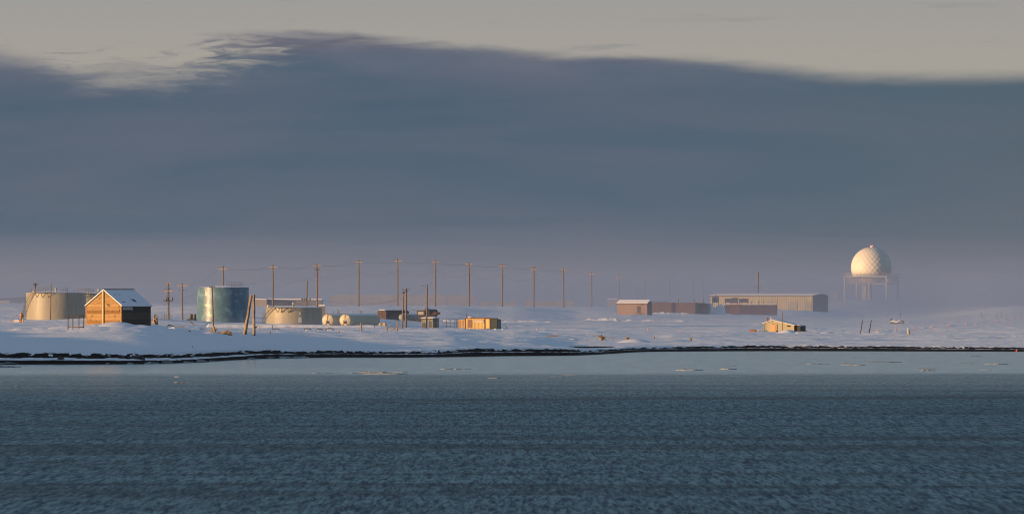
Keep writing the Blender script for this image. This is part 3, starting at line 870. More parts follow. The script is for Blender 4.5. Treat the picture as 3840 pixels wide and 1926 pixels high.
# long dark trailer-like tank with squared ends
def dark_tank():
    Y = 2440; b, rz, s = obl(1448, Y, 30); zt = zpx(1163, Y) - b.z; zb_ = zpx(1202, Y) - b.z
    t = thing('tank_trailer', 'long dark brown tank with rounded corners behind the bare poles', 'tank', b, rz)
    Wd = 33 * s / math.cos(R(30)); L = 105 * s / math.sin(R(30)) * .8
    k = .35
    poly = [(-Wd + k, zb_), (-k, zb_), (0, zb_ + k), (0, zt - k), (-k, zt), (-Wd + k, zt), (-Wd, zt - k), (-Wd, zb_ + k)]
    m = MB(); m.prism(poly, lambda p: (p[0], 0, p[1]), lambda p: (p[0], L, p[1])); m.build('body', M['brown'], t)
    m = MB(); m.box((-Wd / 2, L / 2, zt + .05), (Wd - .8, L - .2, .09)); m.build('snow_cap', M['snowtop'], t)
    for x in (-Wd + .5, -.5):
        for y in (1.5, L - 1.5):
            m = MB(); m.box((x, y, zb_ / 2), (.3, .6, max(zb_, .3) + .02)); m.build('skid', M['dark'], t)
    m = MB(); m.rev([(.001, 0), (.25, 0), (.25, .06), (.001, .08)], 12); m.v = [(v[0] - Wd / 2, -v[2] - .002, v[1] + (zt + zb_) / 2 - .1) for v in m.v]; m.build('hatch', M['rust'], t)
dark_tank()

# ------------------------------------------------------------------ poles and wires
ARMP = {}
def upole(key, label, px, ytop, Y, rpx=3.2, arms=(), lean=0, ybase=None, group=None, cat='utility pole', parts=None, name='utility_pole'):
    s = Y / F; b = base(px, Y, .4)
    t = thing(name, label, cat, b, 0, group)
    H = zpx(ytop, Y) - b.z; r = rpx * s
    m = MB(); n = 7
    pts = [Vector((lean * s * k / (n - 1) + random.uniform(-.02, .02), 0, H * k / (n - 1))) for k in range(n)]
    m.path(pts, [r * (1.1 - .35 * k / (n - 1)) for k in range(n)], 10, .02)
    m.build('pole', M['pole'], t)
    ends = []
    for (ya, xa, xb, kind) in arms:
        z = zpx(ya, Y) - b.z; xl = (xa - px) * s; xr = (xb - px) * s; kx = lean * s * z / H
        m = MB(); m.box(((xl + xr) / 2, -r - .07, z), (xr - xl, .13, .16 if kind != 'thin' else .09))
        for sg in (xl * .55, xr * .55): m.beam((sg, -r - .05, z - .05), (kx, -r, z - .75), .05)
        am = m.build('crossarm', M['arm'] if kind != 'dark' and kind != 'thin' else M['iron'], t)
        for x in (xl + .12, xr - .12) if kind == 'thin' else (xl + .12, (xl + kx) / 2, xr - .12):
            q = MB(); q.rev([(.045, 0), (.05, .08), (.09, .12), (.06, .2), (.03, .24), (.001, .25)], 8, c=(x, -r - .07, z + .07)); q.build('insulator', M['glass'], am)
        ends.append([b + Vector((x, -r - .07, z + .30)) for x in (xl + .12, xr - .12)] + [b + Vector((kx, -r - .02, z - 2.6))])
    for fn in (parts or []): fn(t, r, H, s, b, px, Y)
    ARMP[key] = ends
    return t

def can(py, dx, hgt=.9, rad=.28):      # transformer hung on a pole
    def f(t, r, H, s, b, px, Y):
        z = zpx(py, Y) - b.z; m = MB()
        m.rev([(.001, 0), (rad, 0), (rad, hgt), (rad * .7, hgt + .08), (.001, hgt + .1)], 12, c=(dx * s, -.05, z - hgt / 2)); m.tube((dx * s, -.05, z + hgt / 2), (dx * s, -.05, z + hgt / 2 + .3), .05, n=6)
        m.build('transformer', M['grey'], t)
    return f
def lamp(py, dx, rad=.2):
    def f(t, r, H, s, b, px, Y):
        z = zpx(py, Y) - b.z; m = MB(); x = dx * s
        m.rev([(.001, -.16), (rad * .8, -.16), (rad, 0), (rad * .6, .18), (.001, .2)], 12, c=(x, -r - .1, z)); m.beam((0, -r * .5, z + .05), (x, -r - .1, z + .05), .06)
        m.build('lamp_head', M['grey'], t)
    return f
def pin(h=.5):
    def f(t, r, H, s, b, px, Y):
        m = MB(); m.tube((0, 0, H - .1), (0, 0, H + h), .05, .03, n=6); m.build('top_pin', M['glass'], t)
    return f
def cable(x0, y0, x1, y1, mk='redp', r_=.05):
    def f(t, r, H, s, b, px, Y):
        m = MB(); m.path([((x0 - px) * s, -.2, zpx(y0, Y) - b.z), ((x0 - px) * s + .08, -.25, zpx((y0 + y1) / 2, Y) - b.z), ((x1 - px) * s, -.2, max(zpx(y1, Y) - b.z, .3))], r_, 5)
        m.build('cable', M[mk], t)
    return f
def gear(items):
    """small bars and boxes at (photo x, photo y, width px, height px)"""
    def f(t, r, H, s, b, px, Y):
        for (x, y, w_, h_) in items:
            m = MB(); m.box(((x - px) * s, -r - .12, zpx(y, Y) - b.z), (w_ * s, .16, h_ * s)); m.build('pole_hardware', M['grey'], t)
    return f

upole('bare', 'bare leaning pole standing in front of the wide tan tank', 189, 1064, 2240, 2.6, lean=2)
upole('tb', 'short cross topped pole rising behind the wide tan tank', 133, 1060, 2420, 2.6, arms=[(1066, 124, 143, 'dark')])
upole('tf', 'crowded pole with transformers right of the plank hut', 632, 1059, 2320, 3.6, arms=[(1062, 621, 643, 'w'), (1091, 611, 650, 'w'), (1127, 613, 647, 'dark')],
      parts=[can(1121, -7, .6, .22), can(1121, -3, .6, .22), can(1121, 14, .5, .18), gear([(620, 1081, 8, 2), (637, 1081, 6, 2), (618, 1142, 12, 1.5)]), cable(626, 1064, 628, 1118, 'dark', .03)])
upole('tg', 'single crossarm pole between the transformer pole and the teal tank', 684, 1064, 2330, 3.0, arms=[(1070, 664, 704, 'w')], parts=[pin(.3), gear([(673, 1087, 3, 3), (689, 1087, 4, 3), (700, 1087, 3, 3)])])
upole('lp', 'leaning pole with small lamps in front of the teal tank', 800, 1072, 2255, 3.0, lean=-5, parts=[lamp(1075, -13, .16), lamp(1075, -2, .16), lamp(1075, 5, .14)])
row = [(838, 998, 1007, 817, 855, 2600), (1023, 992, 1001, 1008, 1041, 2700), (1189, 988, 995, 1171, 1206, 2780), (1345, 975, 981, 1330, 1361, 2850), (1491, 970, 978, 1477, 1508, 2890),
       (1632, 975, 981, 1617, 1648, 2920), (1759, 983, 990, 1745, 1774, 2960), (1883, 990, 996, 1869, 1896, 3000), (2001, 1000, 1007, 1987, 2015, 3080), (2113, 1008, 1013, 2100, 2127, 3300),
       (2218, 1020, 1027, 2205, 2231, 3600), (2320, 1032, 1038, 2307, 2333, 4000), (2418, 1040, 1046, 2406, 2430, 4400), (2508, 1042, 1048, 2497, 2520, 4700), (2598, 1045, 1050, 2588, 2609, 5000), (2637, 1057, 1060, 2629, 2646, 5200)]
place = ['rising behind the teal tank, the first of the row', 'behind the left half of the low tan tank', 'with transformer and red cable behind the low tan tank', 'behind the right horizontal tank', 'behind the left end of the long dark tank',
         'behind the street lamp pole', 'between the grey shed and the yellow containers', 'just right of the yellow containers', 'eighth of the foggy row', 'ninth of the foggy row', 'tenth of the foggy row', 'just left of the red shed', 'rising behind the red shed',
         'behind the long red building', 'behind the right end of the long red building', 'faintest and last before the long hall']
for i, (px, yt, ya, xa, xb, Y) in enumerate(row):
    ex = [pin(.35)]
    if i == 2: ex += [can(1009, -5, .5, .16), can(1009, 6, .5, .16), gear([(1182, 1009, 6, 1.5), (1179, 1025, 6, 1.5)]), cable(1194, 1012, 1193, 1120, 'redp', .03)]
    upole('r%d' % i, 'wooden T shaped pole ' + place[i], px, yt, Y, 3.1 if i < 11 else 2.8, arms=[(ya, xa, xb, 'w')], group='row of T shaped power poles', parts=ex, lean=(2 if i == 7 else random.uniform(-1, 2)))
upole('sl', 'short pole with floodlights rising behind the low tan tank', 1149, 1052, 2350, 3.0, lean=2, parts=[lamp(1121, -16, .2), lamp(1121, -7, .2), lamp(1121, 13, .22), gear([(1149, 1124, 26, 1.6)])])
upole('f1', 'dark pole topped with a lantern left of the grey shed', 1508, 1099, 2180, 3.0, lean=6, name='lamp_post', cat='lamp post', parts=[lamp(1096, 3, .42)])
upole('f2', 'thick brown pole with thin crossarm beside the lantern post', 1522, 1081, 2260, 4.2, lean=2, arms=[(1085, 1506, 1537, 'thin')])
def street(t, r, H, s, b, px, Y):
    m = MB(); m.path([(0, 0, H - .3), (-.4, -.05, H - .12), (-.75, -.1, H - .15), (-.9, -.1, H - .25)], .04, 6); m.build('lamp_arm', M['grey'], t)
    m = MB(); m.box((-.98, -.1, H - .27), (.36, .16, .10)); m.build('lamp_head', M['grey'], t)
upole('f3', 'pole with a curved street lamp standing at the grey shed', 1599, 1067, 2250, 3.4, lean=3, name='lamp_post', cat='lamp post', parts=[street])
upole('hl', 'dark pole with small crossbar rising above the long hall', 2843, 1020, 3500, 3.4, arms=[(1077, 2829, 2853, 'dark')])
upole('wt', 'thin pale mast in the fog behind the red shed', 2388, 1056, 3600, 1.6, name='mast', cat='mast')
for i, (px, yt, yb) in enumerate([(2544, 1118, 1135), (2604, 1118, 1135), (2637, 1120, 1140)]):
    upole('q%d' % i, ['small bent pole behind the long red building', 'small post above the middle of the long red building', 'small post near the end of the long red building'][i], px, yt, 3050, 2.0, name='short_post', cat='post')

def wire(label, a, b, sag, r_=.013):
    a = Vector(a); b = Vector(b); m = MB()
    pts = [a.lerp(b, k) - Vector((0, 0, sag * 4 * k * (1 - k))) for k in np.linspace(0, 1, 13)]
    m.path([p - a for p in pts], r_, 4, caps=False)
    o = m.build('power_line', M['dark'], None, a)
    tag(o, label, 'power line', 'thin power lines sagging between the poles')
for i in range(12):
    A = ARMP['r%d' % i][0]; B = ARMP['r%d' % (i + 1)][0]
    nm = ['first', 'second', 'third', 'fourth', 'fifth', 'sixth', 'seventh', 'eighth', 'ninth', 'tenth', 'eleventh', 'twelfth', 'thirteenth']
    for k, nn in ((0, 'left crossarm end'), (1, 'right crossarm end'), (2, 'lower wire')):
        if k < 2 and i > 8: continue
        wire('%s line between the %s and %s T shaped pole' % (nn, nm[i], nm[i + 1]), A[k], B[k], .9 if k < 2 else 1.3)
wire('wire from the street lamp pole down to the thick brown pole', W(1598, 1072, 2250), W(1524, 1112, 2260), .5)
wire('wire from the thick brown pole across to the low tan tank', W(1522, 1117, 2260), W(1200, 1126, 2330), .9)
wire('lower wire from the lantern post to the fog behind the tanks', W(1508, 1124, 2180), W(960, 1112, 2330), 1.6)
wire('service wire from the street lamp pole to the containers', W(1603, 1115, 2250), W(1750, 1182, 2330), .6)
wire('wire from the first T shaped pole down to the leaning lamp pole', W(834, 1043, 2380), W(797, 1070, 2255), .1)
wire('wire from the single crossarm pole to the first T shaped pole', W(703, 1070, 2330), W(818, 1010, 2380), .8)
wire('low wire from the single crossarm pole to the teal tank', W(686, 1112, 2330), W(740, 1098, 2330), .2)

# ------------------------------------------------------------------ radome on its tower
def radome():
    Y = 4700; th = 18; s = Y / F
    zg = ground(3270, Y) - 1.0
    b, rz = Vector(((3322 - 1920) * s, Y, zg)), -R(th)
    t = thing('radar_tower', 'white radar dome on a lattice platform rising out of the fog', 'radar tower', b, rz)
    Wd = 150 * s / math.cos(R(th)); L = 48 * s / math.sin(R(th))
    zd = zpx(1034, Y) - zg; cx, cy = -Wd / 2, L / 2
    rr = 77 * s; zc = zpx(1002.5, Y) - zg
    # diamond panels
    n, m_ = 24, 22
    def V_(i, j):
        p = math.pi * i / m_
        a = 2 * math.pi * (j + .5 * (i % 2)) / n
        return (cx + rr * math.sin(p) * math.cos(a), cy + rr * math.sin(p) * math.sin(a), zc + rr * math.cos(p))
    mb = MB(); tone = []
    rnd = random.Random(3)
    for i in range(1, m_ - 1):
        for j in range(n):
            jl = j if i % 2 else j - 1
            # diamond with top (i-1), sides (i), bottom (i+1)
            top = V_(i - 1, jl + 1 if i % 2 else jl + 1 - 0) if i > 1 else (cx, cy, zc + rr)
            if i % 2:   # this row is offset by half
                l, r_ = V_(i, j), V_(i, j + 1)
                tp, bt = (V_(i - 1, j + 1), V_(i + 1, j + 1))
            else:
                l, r_ = V_(i, j), V_(i, j + 1)
                tp, bt = (V_(i - 1, j), V_(i + 1, j))
            if i == 1: tp = (cx, cy, zc + rr)
            if max(l[2], tp[2]) < zd - .02: continue
            k = len(mb.v); c = [(l[q] + r_[q]) / 2 for q in range(3)]
            f1 = rnd.uniform(.35, .85)      # panels bulge less than the sphere, each a little differently
            mid = [(tp[q] + bt[q]) / 2 for q in range(3)]
            rb = math.sqrt(rr * rr - (zc - zd) ** 2)
            def cl_(p):
                if p[2] >= zd: return p
                k_ = rb / max(math.hypot(p[0] - cx, p[1] - cy), .1)
                return (cx + (p[0] - cx) * k_, cy + (p[1] - cy) * k_, zd - .03)
            tp, l, bt, r_ = map(cl_, (tp, l, bt, r_))
            mb.add([tp, l, bt, r_], [(0, 1, 2), (0, 2, 3)])
            tone += [rnd.random()] * 2
    o = mb.build('dome', M['radome'], t)
    at = o.data.attributes.new('tone', 'FLOAT', 'FACE')
    at.data.foreach_set('value', tone)
    q = MB(); q.rev([(rr * .94, zd - .05), (rr * .94, zd + .35)], 60, c=(cx, cy, 0)); q.build('dome_base', M['white'], t)
    q = MB(); q.box((cx, cy, zc + rr + .1), (.8, .8, .5)); q.build('beacon_base', M['white'], t)
    for dx in (-.35, .35):
        q = MB(); q.rev([(.001, 0), (.22, .02), (.24, .3), (.001, .5)], 10, c=(cx + dx, cy, zc + rr + .36)); q.build('beacon', M['beacon'], t)
    steel = simple('galvanised_steel', (.46, .42, .37), (.38, .35, .32), 2, .5)
    q = MB(); q.box((cx, cy, zd - .2), (Wd + 1.2, L + 1.2, .28)); q.build('deck', steel, t)
    # railing
    q = MB(); e = .5
    C = [(-Wd - e, -e), (e, -e), (e, L + e), (-Wd - e, L + e)]
    for i in range(4):
        a, c = C[i], C[(i + 1) % 4]
        for k in range(13):
            x = a[0] + (c[0] - a[0]) * k / 13; y = a[1] + (c[1] - a[1]) * k / 13
            q.tube((x, y, zd - .1), (x, y, zd + 1.2), .05, n=5)
        for h in (.6, 1.2): q.beam((a[0], a[1], zd + h), (c[0], c[1], zd + h), .06)
    q.build('railing', steel, t)
    # lattice trusses below the deck
    hT = 29 * s
    for i in range(4):
        a, c = Vector(C[i]), Vector(C[(i + 1) % 4]); a = a.lerp(Vector((cx, cy)), .05); c = c.lerp(Vector((cx, cy)), .05)
        q = MB()
        for z in (zd - .55, zd - hT): q.beam((a.x, a.y, z), (c.x, c.y, z), .26)
        N = 7
        for k in range(N):
            p0 = a.lerp(c, k / N); p1 = a.lerp(c, (k + 1) / N)
            q.beam((p0.x, p0.y, zd - .55), (p0.x, p0.y, zd - hT), .17)
            q.beam((p0.x, p0.y, zd - .55), (p1.x, p1.y, zd - hT), .12); q.beam((p1.x, p1.y, zd - .55), (p0.x, p0.y, zd - hT), .12)
        q.build('truss', steel, t)
    for c in C:
        x = c[0] * .98 + cx * .02; y = c[1] * .98 + cy * .02
        q = MB(); q.box((x, y, (zd - .4) / 2), (.62, .62, zd - .45)); q.build('leg', steel, t)
    # inner ducts and equipment drum under the deck
    q = MB(); q.rev([(rr * .62, zd - hT + .4), (rr * .68, zd - hT * .5), (rr * .64, zd - .36)], 24, c=(cx + .5, cy, 0)); q.build('equipment_drum', simple('tan_drum', (.52, .36, .22), (.46, .33, .22)), t)
    for x0, w_ in ((3244, 18), (3264.5, 13)):
        q = MB(); x = (x0 - 3270.5) * s + cx
        q.box((x, cy, (zd - hT) / 2), (w_ * s, 2.0, zd - hT)); q.build('column', steel, t)
    q = MB(); q.beam((cx - 3.5, cy - 1.1, 2), (cx + .4, cy - 1.1, zd - hT - .5), .12); q.build('ladder', steel, t)
radome()

# ------------------------------------------------------------------ gable building helper
def gable(name, label, cat, px, Y, th, Wd, L, ye, yr, wallm, endm=None, roofm=None, ridge='x', oh=.3, group=None, sink=.3):
    """box building; nearest corner at px. ridge 'x': the ridge runs along the left long wall, gable on the right"""
    b, rz, s = obl(px, Y, th, sink)
    t = thing(name, label, cat, b, rz, group)
    H = zpx(ye, Y) - b.z; Hr = zpx(yr, Y) - b.z
    k = .15
    if ridge == 'x':
        m = MB(); m.box((-Wd / 2, k / 2, H / 2), (Wd, k, H)); m.build('wall', wallm, t)
        m = MB(); m.box((-Wd / 2, L - k / 2, H / 2), (Wd, k, H)); m.build('wall', wallm, t)
        poly = [(k, 0), (L - k, 0), (L - k, H + (Hr - H) * 2 * k / L), (L / 2, Hr), (k, H + (Hr - H) * 2 * k / L)]
        for x0, x1 in ((-k, 0), (-Wd, -Wd + k)):
            m = MB(); m.prism(poly, lambda p: (x0, p[0], p[1]), lambda p: (x1, p[0], p[1])); m.build('gable_end', endm or wallm, t)
        for sg in (0, 1):
            m = MB(); ya = -oh if sg == 0 else L + oh; zz = H - oh * (Hr - H) / (L / 2) + .02
            pl = [(ya, zz), (L / 2, Hr + .02), (L / 2, Hr + .2), (ya, zz + .18)]
            m.prism(pl, lambda p: (-Wd - oh, p[0], p[1]), lambda p: (oh, p[0], p[1])); m.build('roof', roofm or M['snowtop'], t)
            if sg == 0:
                m = MB(); m.box((-Wd / 2, ya - .04, zz + .0), (Wd + 2 * oh, .07, .2)); m.build('eave_trim', M['driftdark'], t)
    return t, b, rz, H, Hr, s

# ------------------------------------------------------------------ long hall
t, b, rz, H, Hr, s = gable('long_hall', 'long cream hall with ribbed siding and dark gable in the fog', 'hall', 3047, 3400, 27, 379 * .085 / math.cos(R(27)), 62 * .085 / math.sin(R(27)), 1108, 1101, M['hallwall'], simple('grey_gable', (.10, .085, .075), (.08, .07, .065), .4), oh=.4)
c = math.cos(R(27))
for px, w_, y0, y1 in ((2896, 40, 1128, 1158), (2976, 32, 1131, 1158), (3030, 26, 1133, 1158)):  # door-sized panels that paint the shadows falling on the hall wall
    m = MB(); m.box(((px - 3047) * s / c, -.05, (zpx(y0, 3400) + zpx(y1, 3400)) / 2 - b.z), (w_ * s / c, .12, (y1 - y0) * s)); m.build('door', simple('wall_shadow', (.27, .25, .19), (.24, .22, .17), .5), t)  # painted shadow on the hall wall, not a door
for i, (x0, x1, y0, y1) in enumerate([(2671, 2697, 1113, 1140), (2718, 2743, 1120, 1140), (2743, 2768, 1117, 1142), (2772, 2807, 1120, 1140)]):
    Y = 3320; bb = W(x0, y1, Y); bb.z = ground((x0 + x1) / 2, Y) - .1
    t = thing('storage_box', ['brown box on stilts before the left end of the hall', 'brown box second from the left before the hall', 'taller brown box third from the left before the hall', 'wide brown box fourth from the left before the hall'][i], 'storage box', bb, 0, 'brown boxes before the hall wall')
    s2 = Y / F; w_ = (x1 - x0) * s2; zt = zpx(y0, Y) - bb.z; zl = max(zt - (y1 - y0) * s2 + .5, .4)
    m = MB(); m.box((w_ / 2, 1.2, (zt + zl) / 2), (w_, 2.4, zt - zl)); m.build('body', M['brown'], t)
    m = MB(); m.box((w_ / 2, 1.2, zt + .05), (w_ + .1, 2.5, .1)); m.build('lid', M['grey'], t)
    for x in (.2, w_ - .2):
        for y in (.2, 2.2):
            m = MB(); m.box((x, y, zl / 2), (.2, .2, zl)); m.build('leg', M['brown'], t)
    if i in (0, 2):
        m = MB(); m.tube((w_ / 2, 1.2, zt + .1), (w_ / 2, 1.2, zt + .9), .1, n=8); m.build('vent_pipe', M['grey'], t)

# buildings far behind in the fog
def shape_building(name, label, Y, poly, depth, mat, cat='building', th=0, roofm=None):
    x0 = poly[0][0]; s = Y / F; b = base(x0, Y, .5)
    t = thing(name, label, cat, b, -R(th))
    pl = [((x - x0) * s, zpx(y, Y) - b.z) for x, y in poly]
    zb = 0
    ful = [(pl[0][0], zb)] + pl + [(pl[-1][0], zb)]
    m = MB(); m.prism(ful, lambda p: (p[0], 0, p[1]), lambda p: (p[0], depth, p[1])); m.build('wall', mat, t)
    for i in range(len(pl) - 1):
        (xa, za), (xb, zb2) = pl[i], pl[i + 1]
        if abs(xb - xa) < .6: continue
        m = MB(); m.prism([(xa, za + .01), (xb, zb2 + .01), (xb, zb2 + .3), (xa, za + .3)], lambda p: (p[0], -.4, p[1]), lambda p: (p[0], depth + .4, p[1])); m.build('roof', roofm or M['snowtop'], t)
    return t, b, s
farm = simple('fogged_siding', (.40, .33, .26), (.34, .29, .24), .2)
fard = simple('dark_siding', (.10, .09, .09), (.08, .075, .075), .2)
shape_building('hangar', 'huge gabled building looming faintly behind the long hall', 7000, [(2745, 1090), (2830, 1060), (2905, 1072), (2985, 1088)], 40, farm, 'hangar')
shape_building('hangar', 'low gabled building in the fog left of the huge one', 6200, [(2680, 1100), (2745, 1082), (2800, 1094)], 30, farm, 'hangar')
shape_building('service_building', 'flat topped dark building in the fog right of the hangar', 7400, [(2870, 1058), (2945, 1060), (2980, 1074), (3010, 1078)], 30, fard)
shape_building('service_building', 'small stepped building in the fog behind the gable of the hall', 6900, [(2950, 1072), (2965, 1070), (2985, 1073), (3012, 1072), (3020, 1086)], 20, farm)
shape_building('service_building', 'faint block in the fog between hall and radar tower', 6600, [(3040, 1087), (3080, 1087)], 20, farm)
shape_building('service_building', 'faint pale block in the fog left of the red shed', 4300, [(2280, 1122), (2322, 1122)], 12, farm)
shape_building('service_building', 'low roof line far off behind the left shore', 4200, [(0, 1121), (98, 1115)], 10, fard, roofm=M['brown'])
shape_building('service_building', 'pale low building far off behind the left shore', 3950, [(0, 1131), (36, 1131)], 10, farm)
shape_building('service_building', 'lit end of the long low building behind the low tan tank', 3000, [(957, 1122), (1000, 1124)], 14, farm)
t, b, s = shape_building('service_building', 'shaded side of the long low building behind the low tan tank', 3003, [(1002, 1123), (1207, 1124)], 12, simple('shaded_siding', (.20, .19, .19), (.16, .155, .155), .3))  # same building's shaded side, the shade put into a darker siding
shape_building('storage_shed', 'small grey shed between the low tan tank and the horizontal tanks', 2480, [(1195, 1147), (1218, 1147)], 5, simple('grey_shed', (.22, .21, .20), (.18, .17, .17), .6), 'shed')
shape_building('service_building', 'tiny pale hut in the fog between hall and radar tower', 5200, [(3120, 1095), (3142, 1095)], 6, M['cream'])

# ------------------------------------------------------------------ snow fences in the fog
def slat_fence(label, x0, x1, y0, Y, n=12):
    s = Y / F; b = base(x0, Y, .3)
    t = thing('snow_fence', label, 'snow fence', b, 0, 'long slatted snow fences in the fog')
    L = (x1 - x0) * s; H = zpx(y0, Y) - b.z
    m = MB(); k = 0
    for i in range(n):
        z = .5 + (H - .55) * i / (n - 1); m.box((L / 2, 0, z), (L, .05, (H / n) * .62))
    m.build('slats', simple('fence_boards', (.36, .31, .25), (.30, .26, .21), .3), t)
    for i in range(int(L / 7) + 1):
        m = MB(); x = min(i * 7, L); m.box((x, .12, H / 2), (.18, .16, H)); m.beam((x, .1, H * .8), (x, 2.2, .1), .12); m.build('post', M['pole'], t)
slat_fence('long slatted snow fence behind the T poles, left of the gap', 1240, 1674, 1106, 3600)
slat_fence('shorter slatted snow fence right of the gap in the fence line', 1680, 1783, 1107, 3620)
slat_fence('faint low slatted snow fence in the fog before the red shed', 1965, 2150, 1128, 3700, 8)
slat_fence('faint low slatted snow fence at the far end behind the containers', 1800, 1935, 1130, 3900, 8)

# ------------------------------------------------------------------ red shed and the long low buildings
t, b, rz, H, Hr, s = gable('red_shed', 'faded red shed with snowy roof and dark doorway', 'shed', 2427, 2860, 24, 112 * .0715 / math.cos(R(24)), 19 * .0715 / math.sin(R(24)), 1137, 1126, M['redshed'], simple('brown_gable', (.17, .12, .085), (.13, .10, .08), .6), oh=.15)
c = math.cos(R(24))
m = MB(); m.box(((2396 - 2427) * s / c, -.03, (zpx(1147, 2860) + zpx(1173, 2860)) / 2 - b.z), (12 * s / c, .06, 26 * s)); d_ = m.build('door', M['dark'], t)
m = MB(); m.box(((2396 - 2427) * s / c, -.3, zpx(1175, 2860) - b.z), (22 * s / c, .6, .12)); m.build('step', M['driftdark'], t)
m = MB(); m.box(((2407 - 2427) * s / c, -.12, zpx(1141, 2860) - b.z), (.45, .22, .25)); m.build('lamp_head', M['grey'], t)
def flat_block(name, label, cat, x0, x1, yt, Y, mat, depth=6, snow=True, th=6, group=None):
    s = Y / F; b = base(x1, Y, .3); t = thing(name, label, cat, b, -R(th), group)
    Wd = (x1 - x0) * s / math.cos(R(th)); H = zpx(yt, Y) - b.z
    m = MB(); m.box((-Wd / 2, depth / 2, H / 2), (Wd, depth, H))
    n = int(Wd / .9)
    for i in range(n): m.box((-Wd + (i + .5) * Wd / n, -.02, H / 2), (.16, .05, H - .2))
    m.build('wall', mat, t)
    m = MB(); m.box((-Wd / 2, depth / 2, H + .08), (Wd + .2, depth + .2, .14)); m.build('roof', M['snowtop'] if snow else mat, t)
    return t, b, s, H
t, b, s, H = flat_block('storage_building', 'long red brown windowless building right of the red shed', 'building', 2438, 2607, 1136, 3020, simple('red_brown_siding', (.17, .105, .085), (.14, .09, .075), .3), 8, False)
m = MB()
for i in range(9): m.beam((-2.2 - 9 * s * i - 6, 3 + .2 * i, H + .2), (-8.5 - 9 * s * i, 4, H + .35 + .1 * (i % 3)), .16)
m.build('timber_pile', M['driftdark'], t)
flat_block('storage_building', 'dark middle section between the two red brown buildings', 'building', 2608, 2637, 1137, 3030, M['brown'], 6, False)
flat_block('storage_building', 'short red brown block at the right end of the low row', 'building', 2638, 2656, 1140, 3035, M['redshed'], 6, False)
t, b, s, H = flat_block('container_row', 'long dark container row with snow on top before the hall', 'container', 2716, 2912, 1142, 3080, M['brown'], 4, True, 4)
flat_block('container', 'rust red container end standing before the dark row', 'container', 2738, 2776, 1143, 3060, M['rust'], 3, False, 4)
for i, (px, h_) in enumerate([(2782, 18), (2818, 14), (2843, 16), (2863, 14), (2913, 22)]):
    t = thing('vent_post', ['bent thin post standing at the left of the dark container row', 'thin post behind the middle of the dark container row', 'thin post right of the middle of the dark container row', 'thin post near the right end of the dark container row', 'leaning post at the right end of the dark container row'][i], 'post', base(px, 3090 if i < 4 else 3075, .3), 0, 'thin posts around the dark container row')
    m = MB(); H_ = zpx(1128 if i < 4 else 1160, 3090) - t.location.z; m.tube((0, 0, 0), (.05, 0, H_), .09, .07, n=6); m.tube((.05, 0, H_), (.3, 0, H_ + .15), .06, n=6); m.build('shaft', M['iron'], t)

# ------------------------------------------------------------------ corrugated containers
def corr(m, Wd, L, H, z0=.15, pitch=.30, dp=.05):
    C = [(-Wd, 0), (0, 0), (0, L), (-Wd, L)]
    ring = []
    for i in range(4):
        a = Vector(C[i]); c = Vector(C[(i + 1) % 4]); d = c - a; n_ = max(int(d.length / pitch), 2); nn = Vector((-d.y, d.x)).normalized()
        for k in range(n_):
            for f, o in ((.0, 0), (.35, 0), (.5, dp), (.85, dp)):
                ring.append(a + d * ((k + f) / n_) + nn * o)
    n = len(ring)
    m.add([(p.x, p.y, z0) for p in ring] + [(p.x, p.y, H) for p in ring], [(i, (i + 1) % n, (i + 1) % n + n, i + n) for i in range(n)])
    return m
def container(label, px, Y, th, Wd, L, ytop, mat, group=None, sink=.05, trim=None):
    b, rz, s = obl(px, Y, th, sink); H = zpx(ytop, Y) - b.z
    t = thing('shipping_container', label, 'container', b, rz, group)
    corr(MB(), Wd, L, H).build('walls', mat, t)
    m = MB(); m.box((-Wd / 2, L / 2, H + .03), (Wd + .04, L + .04, .07)); m.build('roof', trim or mat, t)
    m = MB()
    for x, y in ((-Wd, 0), (0, 0), (0, L), (-Wd, L)): m.box((x, y, H / 2 + .03), (.14, .14, H - .1))
    m.box((-Wd / 2, -.03, .12), (Wd - .15, .1, .16)); m.box((0.03, L / 2, .12), (.1, L - .15, .16)); m.box((-Wd / 2, -.03, H - .07), (Wd - .15, .1, .12))
    m.build('frame', trim or mat, t)
    return t, b, s, H
t, b, s, H = container('yellow container with a doorway and a painted town name sign', 1818, 2180, 26, 73 * .0545 / math.cos(R(26)), 2.4, 1192, M['yellow'], 'yellow containers', trim=M['rust'])
c = math.cos(R(26)); X_ = lambda px: (px - 1818) * s / c; Zb = b.z
m = MB(); m.box((X_(1762.5), -.05, (zpx(1198, 2180) + zpx(1228, 2180)) / 2 - Zb), (15 * s / c, .08, 30 * s)); m.build('door', simple('brown_door', (.22, .12, .085), (.18, .10, .08)), t)
sx = X_(1796); sz_ = zpx(1203.5, 2180) - Zb
m = MB(); m.box((sx, -.10, sz_), (36 * s / c, .05, 11 * s)); sg = m.build('sign_panel', simple('sign_board', (.72, .60, .42), (.66, .55, .38)), t)
tx = bpy.data.curves.new('lettering', 'FONT'); tx.body = 'KAKTOVIK'; tx.align_x = 'CENTER'; tx.align_y = 'CENTER'; tx.size = .52; tx.extrude = .01; tx.space_character = 1.05
tob = bpy.data.objects.new('tmp', tx); col.objects.link(tob)
dg = bpy.context.evaluated_depsgraph_get()
lm = bpy.data.meshes.new_from_object(tob.evaluated_get(dg)); bpy.data.objects.remove(tob)
xs = [v.co.x for v in lm.vertices]; wd = max(xs) - min(xs); k = 33 * s / c / wd
lo = bpy.data.objects.new('lettering', lm); lo.parent = sg; lo.rotation_euler = (R(90), 0, 0); lo.scale = (k, k * 1.0, 1); lo.location = (sx, -.135, sz_ + .12)
lm.materials.clear(); lm.materials.append(M['iron']); lm.name = 'lettering'; col.objects.link(lo)
m = MB()
